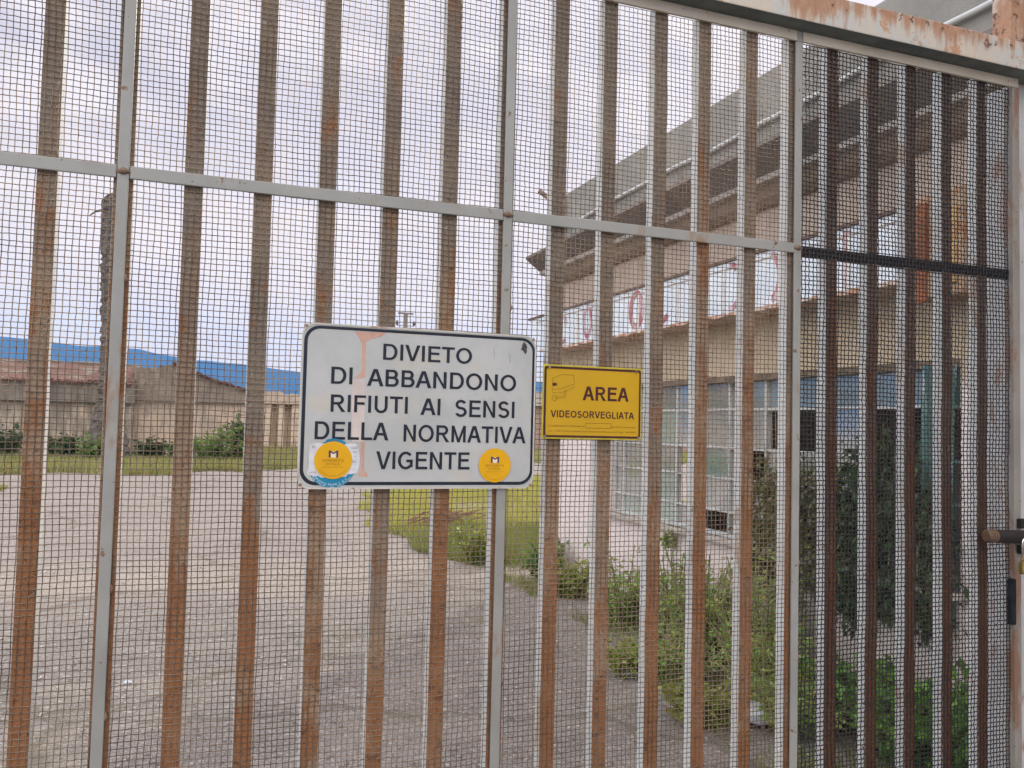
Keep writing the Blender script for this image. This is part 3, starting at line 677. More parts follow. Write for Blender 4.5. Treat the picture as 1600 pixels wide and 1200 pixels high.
grass('weedy_verge', 'weedy green and straw verge along the far side of the yard', 52000, region(-16, 10, 24.6, 33.6, .5, .10, lambda x, y: y > 25.6 + .8 * np.sin(x * .6) + .9 * np.sin(x * 1.7 + 1) + (x > 1.6) * 2.0), .30, .02, M_grass_far)
grass('far_grass', 'pale rough grass in front of the ruins', 16000, region(1.5, 28, 33, 47, .4, .05), .32, .03, M_grass_far)
grass('grass_tuft', 'low grass tuft on the yard at the left edge', 1800, region(-5.5, -3.75, 19.2, 20.6, 1.2, .1), .14, .012, M_grass_far)
grass('wall_foot_grass', 'thin grass along the gravel beside the facade', 5000, region(2.5, 3.65, 3.2, 8.8, 3.1, .45, lambda x, y: x > 2.95 - .18 * (6 - y) * (y < 6)), .09, .004, M_grass_g)
# taller weeds before the warehouse
for i, (x, y, h, r_, lab, mt) in enumerate([
    (.45, 30.5, 1.15, 1.0, 'broad bright green weed clump, largest of those before the gabled shed', M_leaf_grey), (1.15, 31.2, 1.45, .45, 'taller dark weed behind the broad bright clump', M_leaf_dark),
    (-6.3, 32.6, 1.0, .8, 'dark bush at the left edge below the warehouse wall', M_leaf_dark), (-4.35, 32.3, .75, .6, 'low dark bush left of the dead palm', M_leaf_dark),
    (-3.1, 30.2, .85, .6, 'green bush at the foot of the dead palm', M_leaf_grey), (-1.6, 32.0, .7, .55, 'low green bush right of the dead palm', M_leaf_dark), (-.6, 31.6, .7, .5, 'low green bush below the gabled shed', M_leaf_grey)]):
    weed('bush', lab, 'bushes in front of the warehouse', (x, y, 0), h, r_, 60, 26, .22, .06, M_leaf_far if mt is M_leaf_grey else M_leaf_dull, cat='bush')
weed('bush', 'green leafy clump at the near edge of the yellow grass', None, (3.05, 9.35, 0), .42, .33, 40, 36, .09, .022, M_leaf_lime, cat='bush')

# dead branches on the grass
t = thing('dead_branch', 'brown dead branch lying on the yellow grass', 'branch', (3.4, 12.4, .0))
mb = MB()
for i in range(26):
    a = random.uniform(-.6, .6); l = random.uniform(.3, .9); x0 = random.uniform(-.5, .2); y0 = random.uniform(-.25, .25)
    mb.tube([(x0, y0, .04 + .1 * random.random()), (x0 + l * .5 * math.cos(a), y0 + l * .5 * math.sin(a), .18 + random.uniform(0, .1)), (x0 + l * math.cos(a), y0 + l * math.sin(a), .1 + random.uniform(0, .22))], [.014, .01, .004], 5)
mb.build('twigs', plain('dry brown twig', (.27, .16, .10), .9, .3, 20), t)
# litter
def crumple(name, label, loc, s, seed, mat=M_white_bag):
    r = np.random.default_rng(seed); n, mrows = 14, 8; V = []
    for j in range(mrows + 1):
        th = math.pi * j / mrows
        for i in range(n):
            ph = 2 * math.pi * i / n; k = 1 + r.uniform(-.28, .28)
            V.append((s[0] * k * math.sin(th) * math.cos(ph), s[1] * k * math.sin(th) * math.sin(ph), s[2] * (1 + k * math.cos(th))))
    F = [(j * n + i, j * n + (i + 1) % n, (j + 1) * n + (i + 1) % n, (j + 1) * n + i) for j in range(mrows) for i in range(n)]
    o = fast_mesh(name, V, F, mat); o.location = loc; return tag(o, label, 'litter')
crumple('plastic_bag', 'crumpled white plastic lying among the weeds near the gate', (2.98, 3.98, .0), (.15, .13, .05), 1)
crumple('plastic_scrap', 'small white scrap on the gravel beside the yellow tuft', (2.66, 4.93, .0), (.07, .05, .025), 2)
crumple('plastic_bag', 'white bag slumped behind the window sill', (3.83, 6.02, .80), (.035, .13, .12), 3)
crumple('paper_scrap', 'tiny pale paper scrap on the open yard left of the white notice', (-.35, 5.6, 0), (.022, .016, .01), 6)
crumple('stone_block', 'pale stone in the grass beside the building corner', (3.5, 10.4, 0), (.10, .08, .05), 4, M_stone)
# loose gravel
n = 9000; k = np.sqrt(rng.uniform(0, 1, n)); gx = rng.uniform(-4.5, 3.5, n); gy = 2.4 + 7.5 * rng.uniform(0, 1, n) ** 1.3
s = rng.lognormal(-5.25, .5, n); octv = np.array([[1, 0, 0], [-1, 0, 0], [0, 1, 0], [0, -1, 0], [0, 0, .7], [0, 0, -.7]])
V = octv[None] * s[:, None, None] * rng.uniform(.6, 1.3, (n, 6, 1)) + np.stack([gx, gy, s * .3], 1)[:, None]
of = np.array([[0, 2, 4], [2, 1, 4], [1, 3, 4], [3, 0, 4], [2, 0, 5], [1, 2, 5], [3, 1, 5], [0, 3, 5]])
tag(fast_mesh('gravel', V, (np.arange(n)[:, None, None] * 6 + of[None]).reshape(-1, 3), M_stone), 'loose pale gravel strewn over the yard behind the gate', 'gravel', None, 'stuff')

# ------------------------------------------------------------------ the gate
YM = 2.05                                                            # middle of the wire mesh
gate = thing('gate', 'tall cream painted steel gate with rusty bars behind wire mesh', 'gate', (0, YM, 0))
def GB(mb, name, mats, **k):
    mb.v = [(x, y - YM, z) for x, y, z in mb.v]; return mb.build(name, mats, gate, **k)
FXS = [-1.087, -.182, .722, 1.628]
for x in FXS:
    mb = MB(); hw = .0122
    mb.box(x - hw, x + hw, 2.038, 2.0455, .14, 2.757); 
    if x > 1.5: mb.box(1.6195, 1.6385, 2.039, 2.045, 2.7575, 2.79)
    GB(mb, 'upright', M_frame, bevel=.002)
for a, c_ in ((-1.10, -.1955), (-.1685, .7095), (.7345, 1.6155)): mb = MB(); mb.box(a, c_, 2.0375, 2.045, 2.1225, 2.1515); GB(mb, 'middle_rail', M_frame, bevel=.002)
M_weld = mat_paint('rusty weld', (.21, .14, .09), (.13, .055, .03), .48, .7)
for x in FXS[1:]:
    mb = MB(); mb.tube([(x - .016, 2.041, 2.137), (x, 2.0365, 2.139), (x + .016, 2.041, 2.137)], [.003, .0085, .003], 8); GB(mb, 'weld_bead', M_weld, smooth=True)
    for z in (.6, .95, 1.22, 1.9): mb = MB(); mb.tube([(x + .0135, 2.043, z - .012), (x + .0145, 2.041, z), (x + .0135, 2.043, z + .012)], [.001, .005, .001], 6); GB(mb, 'weld_bead', M_weld, smooth=True)
mb = MB(); mb.box(1.642, 2.482, 2.053, 2.066, 2.118, 2.150); GB(mb, 'black_rail', M_black, bevel=.002)
for a, c_ in ((-1.10, 1.618), (1.640, 2.512)): mb = MB(); mb.box(a, c_, 2.036, 2.0455, 2.758, 2.789); GB(mb, 'top_rail', M_lip, bevel=.002)
mb = MB(); mb.box(-1.10, 2.512, 2.036, 2.0455, .10, .139); GB(mb, 'bottom_rail', M_frame, bevel=.002)
mb = MB(); mb.box(2.482, 2.512, 2.034, 2.068, .14, 2.757); GB(mb, 'lock_stile', mat_paint('worn stile paint', (.26, .235, .205), (.20, .09, .045), .50, .45), bevel=.002)
# bars
bw = .0205
def make_bar(front):
    mb = MB(); mb.box(-bw, bw, .0035, .0395, .12, 2.775, 0, 1)
    o = mb.build('bar', [front, M_bar_side], gate, bevel=.0015); return o
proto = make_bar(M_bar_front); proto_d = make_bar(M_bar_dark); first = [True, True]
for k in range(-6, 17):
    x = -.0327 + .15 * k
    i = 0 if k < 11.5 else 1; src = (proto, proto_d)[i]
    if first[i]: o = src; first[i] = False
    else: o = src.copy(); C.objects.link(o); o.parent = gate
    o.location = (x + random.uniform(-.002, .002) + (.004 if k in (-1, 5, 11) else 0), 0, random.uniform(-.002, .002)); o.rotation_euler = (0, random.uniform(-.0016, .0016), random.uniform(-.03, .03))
# woven wire
def woven(name, x0, x1, z0, z1, pitch, rad, amp, mat, seed):
    r = np.random.default_rng(seed)
    nx = int((x1 - x0) / pitch); nz = int((z1 - z0) / pitch)
    X = x0 + (np.arange(nx) + .5) * (x1 - x0) / nx; Z = z0 + (np.arange(nz) + .5) * (z1 - z0) / nz
    jx = r.normal(0, .00055, nx); jz = r.normal(0, .00055, nz)
    sgn = 1 - 2 * ((np.arange(nx)[:, None] + np.arange(nz)[None, :]) % 2)
    gx, gz = np.meshgrid(X + jx, Z + jz, indexing='ij')
    wx = (.0016 if seed == 1 else .0026) * np.sin(gz * 7 + gx * 3) + .0009 * np.sin(gz * 23 + gx * 11) + r.normal(0, .00035 if seed == 1 else .0006, gx.shape)
    wz = .0018 * np.sin(gx * 6 + gz * 2) + .0010 * np.sin(gx * 19 + gz * 9) + r.normal(0, .00035, gx.shape)
    gx = gx + wx; gz = gz + wz; Vs, Fs, o = [], [], 0
    K = 5; an = np.arange(K) * 2 * math.pi / K
    for ax in (0, 1):
        y = YM + (sgn if ax == 0 else -sgn) * amp
        P = np.stack([gx, y - YM, gz], -1)
        if ax == 1: P = P.transpose(1, 0, 2)
        a, b_ = P.shape[:2]
        off = np.stack([np.cos(an), np.sin(an), 0 * an], -1) if ax == 0 else np.stack([0 * an, np.sin(an), np.cos(an)], -1)
        V = P[:, :, None, :] + off[None, None] * rad
        base = (np.arange(a)[:, None, None] * b_ + np.arange(b_ - 1)[None, :, None]) * K
        kk = np.arange(K)[None, None]; k2 = (kk + 1) % K
        F = np.stack([base + kk, base + k2, base + K + k2, base + K + kk], -1).reshape(-1, 4)
        if ax == 1: F = F[:, ::-1]
        Vs.append(V.reshape(-1, 3)); Fs.append(F + o); o += V.size // 3
    return fast_mesh(name, np.concatenate(Vs), np.concatenate(Fs), mat, gate, True)
woven('wire_mesh', -1.09, 1.625, .13, 2.765, .0134, .00106, .0009, M_wire, 1)
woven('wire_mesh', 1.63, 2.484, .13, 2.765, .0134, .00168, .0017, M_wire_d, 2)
# slide bolt and keeper on the lock stile
mb = MB(); mb.tube([(2.334, 2.008, 1.285), (2.367, 2.008, 1.284), (2.368, 2.008, 1.284), (2.64, 2.008, 1.272)], [.0205, .0205, .0215, .0215], 14); GB(mb, 'slide_bolt', mat_paint('oily dark rust', (.013, .008, .007), (.05, .021, .012), .60, .75), smooth=False)
mb = MB(); mb.tube([(2.328, 2.008, 1.2852), (2.335, 2.008, 1.285), (2.364, 2.008, 1.2845)], [.016, .0215, .0218], 14); GB(mb, 'bolt_end', mat_paint('worn bolt end', (.11, .062, .034), (.06, .025, .014), .50, .6))
mb = MB(); mb.box(2.447, 2.466, 2.014, 2.0335, 1.00, 1.145); GB(mb, 'keeper', plain('dark slate metal', (.02, .022, .026), .85, .4, 30, 0, .1), bevel=.003)
mb = MB(); mb.box(2.49, 2.56, 2.012, 2.0335, 1.305, 1.335); mb.box(2.49, 2.56, 2.012, 2.0335, 1.222, 1.25); GB(mb, 'bolt_guide', bpy.data.materials['oily dark rust'], bevel=.003)

# fixed beam over the gate, gate post, padlock
bm = thing('overhead_beam', 'heavy horizontal beam with peeling cream paint and rust streaks above the gate', 'beam', (0, 2.03, 2.8))
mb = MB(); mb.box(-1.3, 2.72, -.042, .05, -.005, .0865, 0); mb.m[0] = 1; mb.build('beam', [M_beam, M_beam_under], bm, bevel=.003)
mb = MB(); mb.box(2.445, 2.62, -.02, .05, .087, .55); mb.build('upright_plate', M_beam, bm, bevel=.003)
mb = MB(); mb.box(2.535, 2.60, -.055, -.0205, .16, .195); mb.build('hinge_lug', M_black, bm, bevel=.004)
gp = thing('gate_post', 'pale steel post with flaking paint and rust at the right of the gate', 'post', (2.60, 2.12, 0))
mb = MB(); mb.box(-.07, .07, -.05, .09, 0, 2.79); mb.build('post', mat_paint('flaking bluish post paint', (.50, .50, .50), (.33, .16, .09), .55, .5), gp, bevel=.004)
mb = MB(); mb.box(-.09, .09, -.07, .11, 0, .012); mb.build('base_plate', M_beam, gp)
pl = thing('padlock', 'small brass padlock hanging from the slide bolt', 'padlock', (2.458, 1.975, 1.19))
mb = MB(); mb.box(-.022, .022, -.010, .010, -.022, .018); mb.build('body', plain('tarnished brass', (.42, .32, .12), .35, .25, 60, .9), pl, bevel=.004)
mb = MB(); A = np.radians(np.linspace(0, 180, 14)); mb.tube([(.014, 0, .0185)] + [(.014 * math.cos(a), 0, .075 + .014 * math.sin(a)) for a in A] + [(-.014, 0, .0185)], .0032, 8); mb.build('shackle', plain('shiny steel', (.75, .75, .76), .18, .05, 30, 1.0), pl, smooth=True)

# ------------------------------------------------------------------ signs
SY = 2.033
def text_mesh(body, bold=0.0):
    cu = bpy.data.curves.new('txt', 'FONT'); cu.body = body; cu.size = 1; cu.offset = bold; cu.resolution_u = 6
    o = bpy.data.objects.new('txt', cu); C.objects.link(o); bpy.context.view_layer.update()
    me = bpy.data.meshes.new_from_object(o.evaluated_get(bpy.context.evaluated_depsgraph_get()))
    v = np.zeros(len(me.vertices) * 3, np.float32); me.vertices.foreach_get('co', v); v = v.reshape(-1, 3)[:, :2].copy()
    f = [tuple(p.vertices) for p in me.polygons]
    bpy.data.objects.remove(o); bpy.data.curves.remove(cu); bpy.data.meshes.remove(me)
    return v, f
def words(items, y, bold):
    # items: (text, x0, x1, z0, z1); returns an MB of flat lettering facing the street
    mb = MB()
    for body, x0, x1, z0, z1 in items:
        v, f = text_mesh(body, bold); lo, hi = v.min(0), v.max(0)
        q = (v - lo) / (hi - lo); b0 = len(mb.v)
        mb.v += [(x0 + a * (x1 - x0), y, z0 + c_ * (z1 - z0)) for a, c_ in q.tolist()]
        for ff in f: mb.f.append(tuple(b0 + i for i in ff)); mb.m.append(0)
    return mb
def glyph(ch, t):
    # grotesque capital of height 1 as outlines; returns (width, side bearing left, right, polygons)
    P = []; h = t * .84
    def rc(x0, z0, x1, z1): P.append([(x0, z0), (x1, z0), (x1, z1), (x0, z1)])
    def arc(cx, cz, rx, rz, a0, a1, n=20, tx=t, tz=h):
        A = [R(a0 + (a1 - a0) * k / n) for k in range(n + 1)]
        for a, b_ in zip(A[:-1], A[1:]):
            P.append([(cx + (rx - tx) * math.cos(a), cz + (rz - tz) * math.sin(a)), (cx + rx * math.cos(a), cz + rz * math.sin(a)), (cx + rx * math.cos(b_), cz + rz * math.sin(b_)), (cx + (rx - tx) * math.cos(b_), cz + (rz - tz) * math.sin(b_))])
    def bowl(z0, z1, c, rx): rc(t, z1 - h, c, z1); rc(t, z0, c, z0 + h); arc(c, (z0 + z1) / 2, rx, (z1 - z0) / 2, -90, 90)
    if ch == 'I': rc(0, 0, t, 1); return t, .10, .10, P
    if ch == 'D': rc(0, 0, t, 1); bowl(0, 1, .40, .43); return .83, .10, .06, P
    if ch == 'E': rc(0, 0, t, 1); rc(t, 1 - h, .72, 1); rc(t, .46, .67, .46 + h); rc(t, 0, .74, h); return .74, .10, .05, P
    if ch == 'F': rc(0, 0, t, 1); rc(t, 1 - h, .68, 1); rc(t, .45, .61, .45 + h); return .68, .10, .04, P
    if ch == 'L': rc(0, 0, t, 1); rc(t, 0, .65, h); return .65, .10, .03, P
    if ch == 'T': rc(.39 - t / 2, 0, .39 + t / 2, 1 - h); rc(0, 1 - h, .78, 1); return .78, .03, .03, P
    if ch == 'O': arc(.49, .5, .49, .51, 0, 360, 44); return .98, .06, .06, P
    if ch == 'U': rc(0, .36, t, 1); rc(.78 - t, .36, .78, 1); arc(.39, .36, .39, .37, 180, 360); return .78, .10, .10, P
    if ch == 'B': rc(0, 0, t, 1); m_ = .53; bowl(m_ - h / 2, 1, .42, .27); bowl(0, m_ + h / 2, .42, .33); return .75, .10, .05, P
    if ch == 'R': rc(0, 0, t, 1); bowl(.42, 1, .46, .30); s_ = t * 1.12; P.append([(.36, .43), (.52, .43), (.86, 0), (.86 - s_ * 1.15, 0)]); return .86, .10, .02, P
    if ch == 'A': s_ = t * 1.12; P.append([(0, 0), (s_, 0), (.46, 1 - t * 1.1), (.46, 1), (.46 - s_ * .58, 1)]); P.append([(.92 - s_, 0), (.92, 0), (.46 + s_ * .58, 1), (.46, 1), (.46, 1 - t * 1.1)]); rc(.22, .27, .70, .27 + h); return .92, .0, .0, P
    if ch == 'V': s_ = t * 1.12; P.append([(0, 1), (.45 - s_ * .55, 0), (.45, 0), (.45, t * 1.1), (s_, 1)]); P.append([(.45, 0), (.45 + s_ * .55, 0), (.90, 1), (.90 - s_, 1), (.45, t * 1.1)]); return .90, .0, .0, P
    if ch == 'N': rc(0, 0, t, 1); rc(.78 - t, 0, .78, 1); P.append([(t, 1), (t, 1 - t * 1.5), (.78 - t, 0), (.78 - t, t * 1.5)]); return .78, .10, .10, P
    if ch == 'M': rc(0, 0, t, 1); rc(.94 - t, 0, .94, 1); P.append([(t, 1), (t, 1 - t * 2.2), (.47 - t * .45, 0), (.47, 0), (.47, t * 1.35)]); P.append([(.47, t * 1.35), (.47, 0), (.47 + t * .45, 0), (.94 - t, 1 - t * 2.2), (.94 - t, 1)]); return .94, .10, .10, P
    if ch == 'G': arc(.48, .5, .48, .51, 42, 318, 34); rc(.52, .40, .92, .40 + h); rc(.92 - t, .12, .92, .40); return .93, .06, .07, P
    if ch == 'S':
        c = .515; a_ = c - h / 2; b_ = c + h / 2
        arc(.385, (1.01 + a_) / 2, .345, (1.01 - a_) / 2, 22, 270, 26); arc(.385, (b_ - .01) / 2, .375, (b_ + .01) / 2, -158, 90, 26); return .76, .06, .06, P
def caps(items, y, t):
    mb = MB()
    for body, x0, x1, z0, z1 in items:
        G = []; x = 0
        for i, ch in enumerate(body):
            wd, l, r, P = glyph(ch, t * (1.0)); x += l if i else 0; G.append((x, P)); x += wd + r; end = x - r
        k = (x1 - x0) / end
        for ox, P in G:
            for j, q in enumerate(P):
                Q = [(x0 + (ox + u) * k, z0 + v * (z1 - z0)) for u, v in q]
                m2 = flat(Q, y - 4e-6 * j); b0 = len(mb.v); mb.v += m2.v; mb.f.append(tuple(range(b0, b0 + len(Q)))); mb.m.append(0)
    return mb
def rrect(x0, x1, z0, z1, r, n=8):
    P = []
    for cx, cz, a in ((x1 - r, z1 - r, 0), (x0 + r, z1 - r, 90), (x0 + r, z0 + r, 180), (x1 - r, z0 + r, 270)):
        for k in range(n + 1):
            t = R(a + 90 * k / n); P.append((cx + r * math.cos(t), cz + r * math.sin(t)))
    return P
def plate(P, y, th): 
    mb = MB(); mb.prism([(x, y, z) for x, z in P], 1, (0, th, 0)); return mb
def loop_band(Po, Pi, y):
    mb = MB(); n = len(Po)
    for i in range(n):
        j = (i + 1) % n
        mb.poly([(Po[i][0], y, Po[i][1]), (Pi[i][0], y, Pi[i][1]), (Pi[j][0], y, Pi[j][1]), (Po[j][0], y, Po[j][1])])
    return mb
def flat(P, y, zdir=1):
    mb = MB(); a = sum(P[i][0] * P[(i + 1) % len(P)][1] - P[(i + 1) % len(P)][0] * P[i][1] for i in range(len(P)))
    Q = P if a > 0 else P[::-1]
    mb.poly([(x, y, z) for x, z in Q]); return mb
def disc(cx, cz, r, n=48, a0=0, a1=360): return [(cx + r * math.cos(R(a0 + (a1 - a0) * k / n)), cz + r * math.sin(R(a0 + (a1 - a0) * k / n))) for k in range(n + (0 if a1 - a0 == 360 else 1))]

M_ink = plain('dark navy sign ink', (.012, .016, .026), .45, .25, 30)
m, nt, b = new_mat('weathered white sign'); p = pos(nt)
c = mixc(nt, smooth(nt, noise(nt, p, 4, 6, .6), .35, .65), (.47, .47, .45), (.40, .405, .39))
c = mixc(nt, mth(nt, 'MULTIPLY', smooth(nt, noise(nt, mapping(nt, p, (4, 1, 9), (.3, 0, .2)), 1.6, 5, .6), .52, .68), .6), c, (.50, .44, .35))
c = mixc(nt, mth(nt, 'MULTIPLY', smooth(nt, noise(nt, mapping(nt, p, (30, 1, 2.2)), 1.0, 6, .65), .56, .75), .35), c, (.36, .33, .29))
c = mixc(nt, smooth(nt, noise(nt, p, 60, 7, .75), .70, .74), c, (.24, .23, .22))
nt.links.new(c, b.inputs['Base Color']); b.inputs['Roughness'].default_value = .35
bump(nt, b, noise(nt, p, 11, 4), .22, .012); M_signw = m
ws = thing('notice_board', 'white Italian no dumping notice with dark lettering and two round yellow stickers', 'sign', (.51, SY, 1.633))
def WB(mb, name, mats, parent=None, **k):
    l = ws.location; mb.v = [(x - l[0], y - l[1], z - l[2]) for x, y, z in mb.v]; return mb.build(name, mats, parent or ws, **k)
WB(plate(rrect(.2155, .8045, 1.4385, 1.8275, .03), SY, .003), 'panel', M_signw, bevel=.0012)
mb = loop_band(rrect(.2145, .8055, 1.4375, 1.8285, .031), rrect(.2185, .8015, 1.4415, 1.8245, .028), SY - .0022)
WB(mb, 'rim', mat_paint('rusting rim', (.55, .52, .46), (.32, .16, .08), .55, .5))
WB(loop_band(rrect(.2205, .8025, 1.4465, 1.8222, .036), rrect(.2285, .7960, 1.4545, 1.8152, .030), SY - .0004), 'border', M_ink)
for wd in [('DIVIETO', .408, .633, 1.7488, 1.7880), ('DI', .2857, .336, 1.6862, 1.7265), ('ABBANDONO', .371, .7527, 1.6842, 1.7255), ('RIFIUTI', .2867, .4725, 1.6198, 1.6608), ('AI', .5043, .5548, 1.618, 1.6588),
           ('SENSI', .5917, .750, 1.6158, 1.6578), ('DELLA', .2517, .427, 1.5542, 1.5965), ('NORMATIVA', .464, .7823, 1.5522, 1.5935), ('VIGENTE', .3987, .634, 1.4850, 1.5275)]:
    WB(caps([wd], SY - .0008, .178), 'lettering', M_ink)
M_peel = mat_paint('faded pink paint trace', (.55, .33, .25), (.46, .25, .18), .55, .6); M_peel2 = plain('pale pink paint trace', (.58, .49, .45), .5, .08, 20)
st = flat([(.337, 1.8137), (.4144, 1.8145), (.400, 1.804), (.378, 1.797), (.3660, 1.789), (.3657, 1.760), (.3662, 1.7037), (.3407, 1.7007), (.3555, 1.716), (.3590, 1.726), (.3571, 1.7463), (.3555, 1.7859), (.3490, 1.797)], SY - .0003); WB(st, 'paint_trace', M_peel)
WB(flat([(.335, 1.6985), (.3656, 1.6990), (.3685, 1.5504), (.3399, 1.5499)], SY - .0003), 'paint_trace', M_peel2)
WB(flat([(.360, 1.5490), (.3700, 1.5490), (.3707, 1.4817), (.3789, 1.4730), (.3789, 1.4665), (.3578, 1.4665), (.3595, 1.476), (.3629, 1.4855)], SY - .0003), 'paint_trace', M_peel)
M_chip = plain('exposed dark metal', (.06, .055, .055), .7, .4, 60)
WB(flat([(.7718, 1.8131), (.7760, 1.808), (.7785, 1.806), (.781, 1.7992), (.7795, 1.793), (.7808, 1.7885), (.7772, 1.7805), (.7725, 1.785), (.7705, 1.789), (.7635, 1.7921), (.7668, 1.798), (.7668, 1.804)], SY - .0005), 'chip', M_chip)
M_scr = plain('grey scuff', (.25, .25, .25), .6, .3, 60)
for P in ([(.691, 1.795), (.6922, 1.782), (.693, 1.764), (.6922, 1.764), (.6905, 1.782)], [(.7333, 1.782), (.7348, 1.777), (.735, 1.757), (.7342, 1.757), (.7333, 1.772)]):
    WB(flat(P, SY - .0005), 'scratch', M_scr)
M_rivet = mat_paint('rusty rivet', (.3, .2, .14), (.2, .09, .05), .5, .7)
for x, z in ((.2245, 1.8205), (.7965, 1.8195), (.2225, 1.4475), (.797, 1.4455)): mb = MB(); mb.tube([(x, SY - .0035, z), (x, SY - .0023, z)], .0042, 10); WB(mb, 'rivet', M_rivet)
M_yel = plain('yellow sticker vinyl', (.70, .36, .002), .4, .05, 15); M_teal = plain('teal sticker vinyl', (.012, .20, .33), .4, .1, 18); M_paper = plain('torn white paper', (.60, .59, .60), .8, .12, 40)
M_violet = plain('violet logo ink', (.05, .02, .12), .5, .15, 40); M_tan = plain('brown print', (.30, .15, .02), .6, .15, 60); M_cream = plain('cream logo print', (.80, .70, .48), .6, .05, 60); M_whiteink = plain('white print', (.62, .72, .76), .5, .05, 40)
def sticker(cx, cz, r, under):
    if under:
        tq = WB(flat(disc(cx - .002, cz - .0095, .0560), SY - .0010), 'teal_sticker', M_teal)
        mb = MB()
        for rr_, body, a0, a1 in ((.0478, 'MERCATO BRUNO S.N.C.', 222, 318), (.0530, '095 7131142 - Tel. 095 7131272', 215, 325)):
            sz = .0042
            for i, ch in enumerate(body):
                if ch == ' ': continue
                a = R(a0 + (a1 - a0) * i / (len(body) - 1)); v, f = text_mesh(ch, .01); b0 = len(mb.v)
                x0, z0 = cx - .002 + rr_ * math.cos(a), cz - .0095 + rr_ * math.sin(a); ro = a + math.pi / 2
                for u, q in ((v - [.3, .35]) * sz * 1.25).tolist(): mb.v.append((x0 + u * math.cos(ro) - q * math.sin(ro), SY - .0016, z0 + u * math.sin(ro) + q * math.cos(ro)))
                for ff in f: mb.f.append(tuple(b0 + k for k in ff)); mb.m.append(0)
        WB(mb, 'phone_lettering', M_whiteink, tq)
        rg = np.random.default_rng(3)
        P = [(.2413, 1.5409), (.2500, 1.5450), (.2687, 1.5452), (.283, 1.5435), (.300, 1.545), (.322, 1.543), (.3362, 1.5461), (.348, 1.545), (.3547, 1.5387), (.3590, 1.521), (.3604, 1.5045), (.3575, 1.487), (.3538, 1.4741), (.347, 1.4745), (.340, 1.4725), (.3335, 1.4735), (.3275, 1.4664), (.2700, 1.4645), (.262, 1.469), (.256, 1.4665), (.246, 1.470), (.2382, 1.4715), (.2400, 1.500)]
        tp = WB(flat(P, SY - .0013), 'torn_paper', M_paper)
        M_gp = plain('grey print', (.16, .15, .17), .6, .2, 60)
        for wd in [('AZZE', .338, .3535, 1.5330, 1.5385), ('CA', .3425, .351, 1.5235, 1.5275), ('TEL', .3445, .352, 1.5135, 1.5165), ('892-', .3415, .353, 1.5005, 1.504), ('TI', .2460, .2530, 1.5330, 1.5385), ('CATA', .241, .258, 1.4745, 1.4785)]:
            WB(words([wd], SY - .0017, .0), 'paper_print', M_gp, tp)
        # arcs of the teal sticker showing over the torn paper
        mb = MB(); 
        for (r0, r1, a0, a1, n_) in ((.0415, .0500, 55, 82, 8), (.0462, .0500, 84, 112, 8)):
            for k in range(n_):
                q = [(cx + rr2 * math.cos(R(a)), SY - .0019, cz + .001 + rr2 * math.sin(R(a))) for rr2, a in ((r1, a0 + (a1 - a0) * k / n_), (r1, a0 + (a1 - a0) * (k + 1) / n_), (r0, a0 + (a1 - a0) * (k + 1) / n_), (r0, a0 + (a1 - a0) * k / n_))]
                mb.poly(q)
        WB(mb, 'teal_scrap', M_teal)
    y = SY - .0024
    sk_ = WB(flat(disc(cx, cz, r), y), 'round_sticker', M_yel); k = r / .045
    zz0 = cz + .0085 * k; s = .0098 * k
    WB(flat([(cx - s * .62, zz0 - .002), (cx + s * .62, zz0 - .002), (cx + s * .62, zz0 + s * 1.2), (cx - s * .62, zz0 + s * 1.2)], y - .0004), 'logo_ground', M_cream, sk_)
    mb = MB()
    for Q in ([(-1.12, 0), (-.72, 0), (-.72, 1.5), (-1.12, 1.75)], [(.72, 0), (1.12, 0), (1.12, 1.75), (.72, 1.5)], [(-1.12, 1.75), (-.72, 1.28), (0, .82), (0, 1.22), (-.72, 1.62)], [(1.12, 1.75), (.72, 1.62), (0, 1.22), (0, .82), (.72, 1.28)]):
        P = [(cx + u * s, zz0 - .002 + q * s) for u, q in Q]; mb2 = flat(P, y - .0008); b0 = len(mb.v); mb.v += mb2.v; mb.f += [tuple(b0 + i for i in f) for f in mb2.f]; mb.m += [0]
    WB(mb, 'logo', M_violet, sk_)
    mb = words([('METRONOTTE', cx - .0255 * k, cx + .0255 * k, cz - .0035 * k, cz + .0022 * k), ("D'ITALIA", cx - .016 * k, cx + .016 * k, cz - .0115 * k, cz - .006 * k), ('servizi di sicurezza', cx - .024 * k, cx + .024 * k, cz - .0175 * k, cz - .0150 * k)], y - .0006, -.004)
    WB(mb, 'sticker_lettering', M_tan, sk_)
    Po = disc(cx, cz, .0385 * k, 30, 212, 328); Pi = disc(cx, cz, .0375 * k, 30, 212, 328); mb = MB()
    for i in range(30): mb.poly([(Pi[i][0], y - .0006, Pi[i][1]), (Po[i][0], y - .0006, Po[i][1]), (Po[i + 1][0], y - .0006, Po[i + 1][1]), (Pi[i + 1][0], y - .0006, Pi[i + 1][1])])
    WB(mb, 'sticker_ring', plain('amber print', (.50, .24, .01), .6, .1, 60), sk_)
sticker(.2968, 1.5055, .0442, True); sticker(.7000, 1.4958, .0428, False)

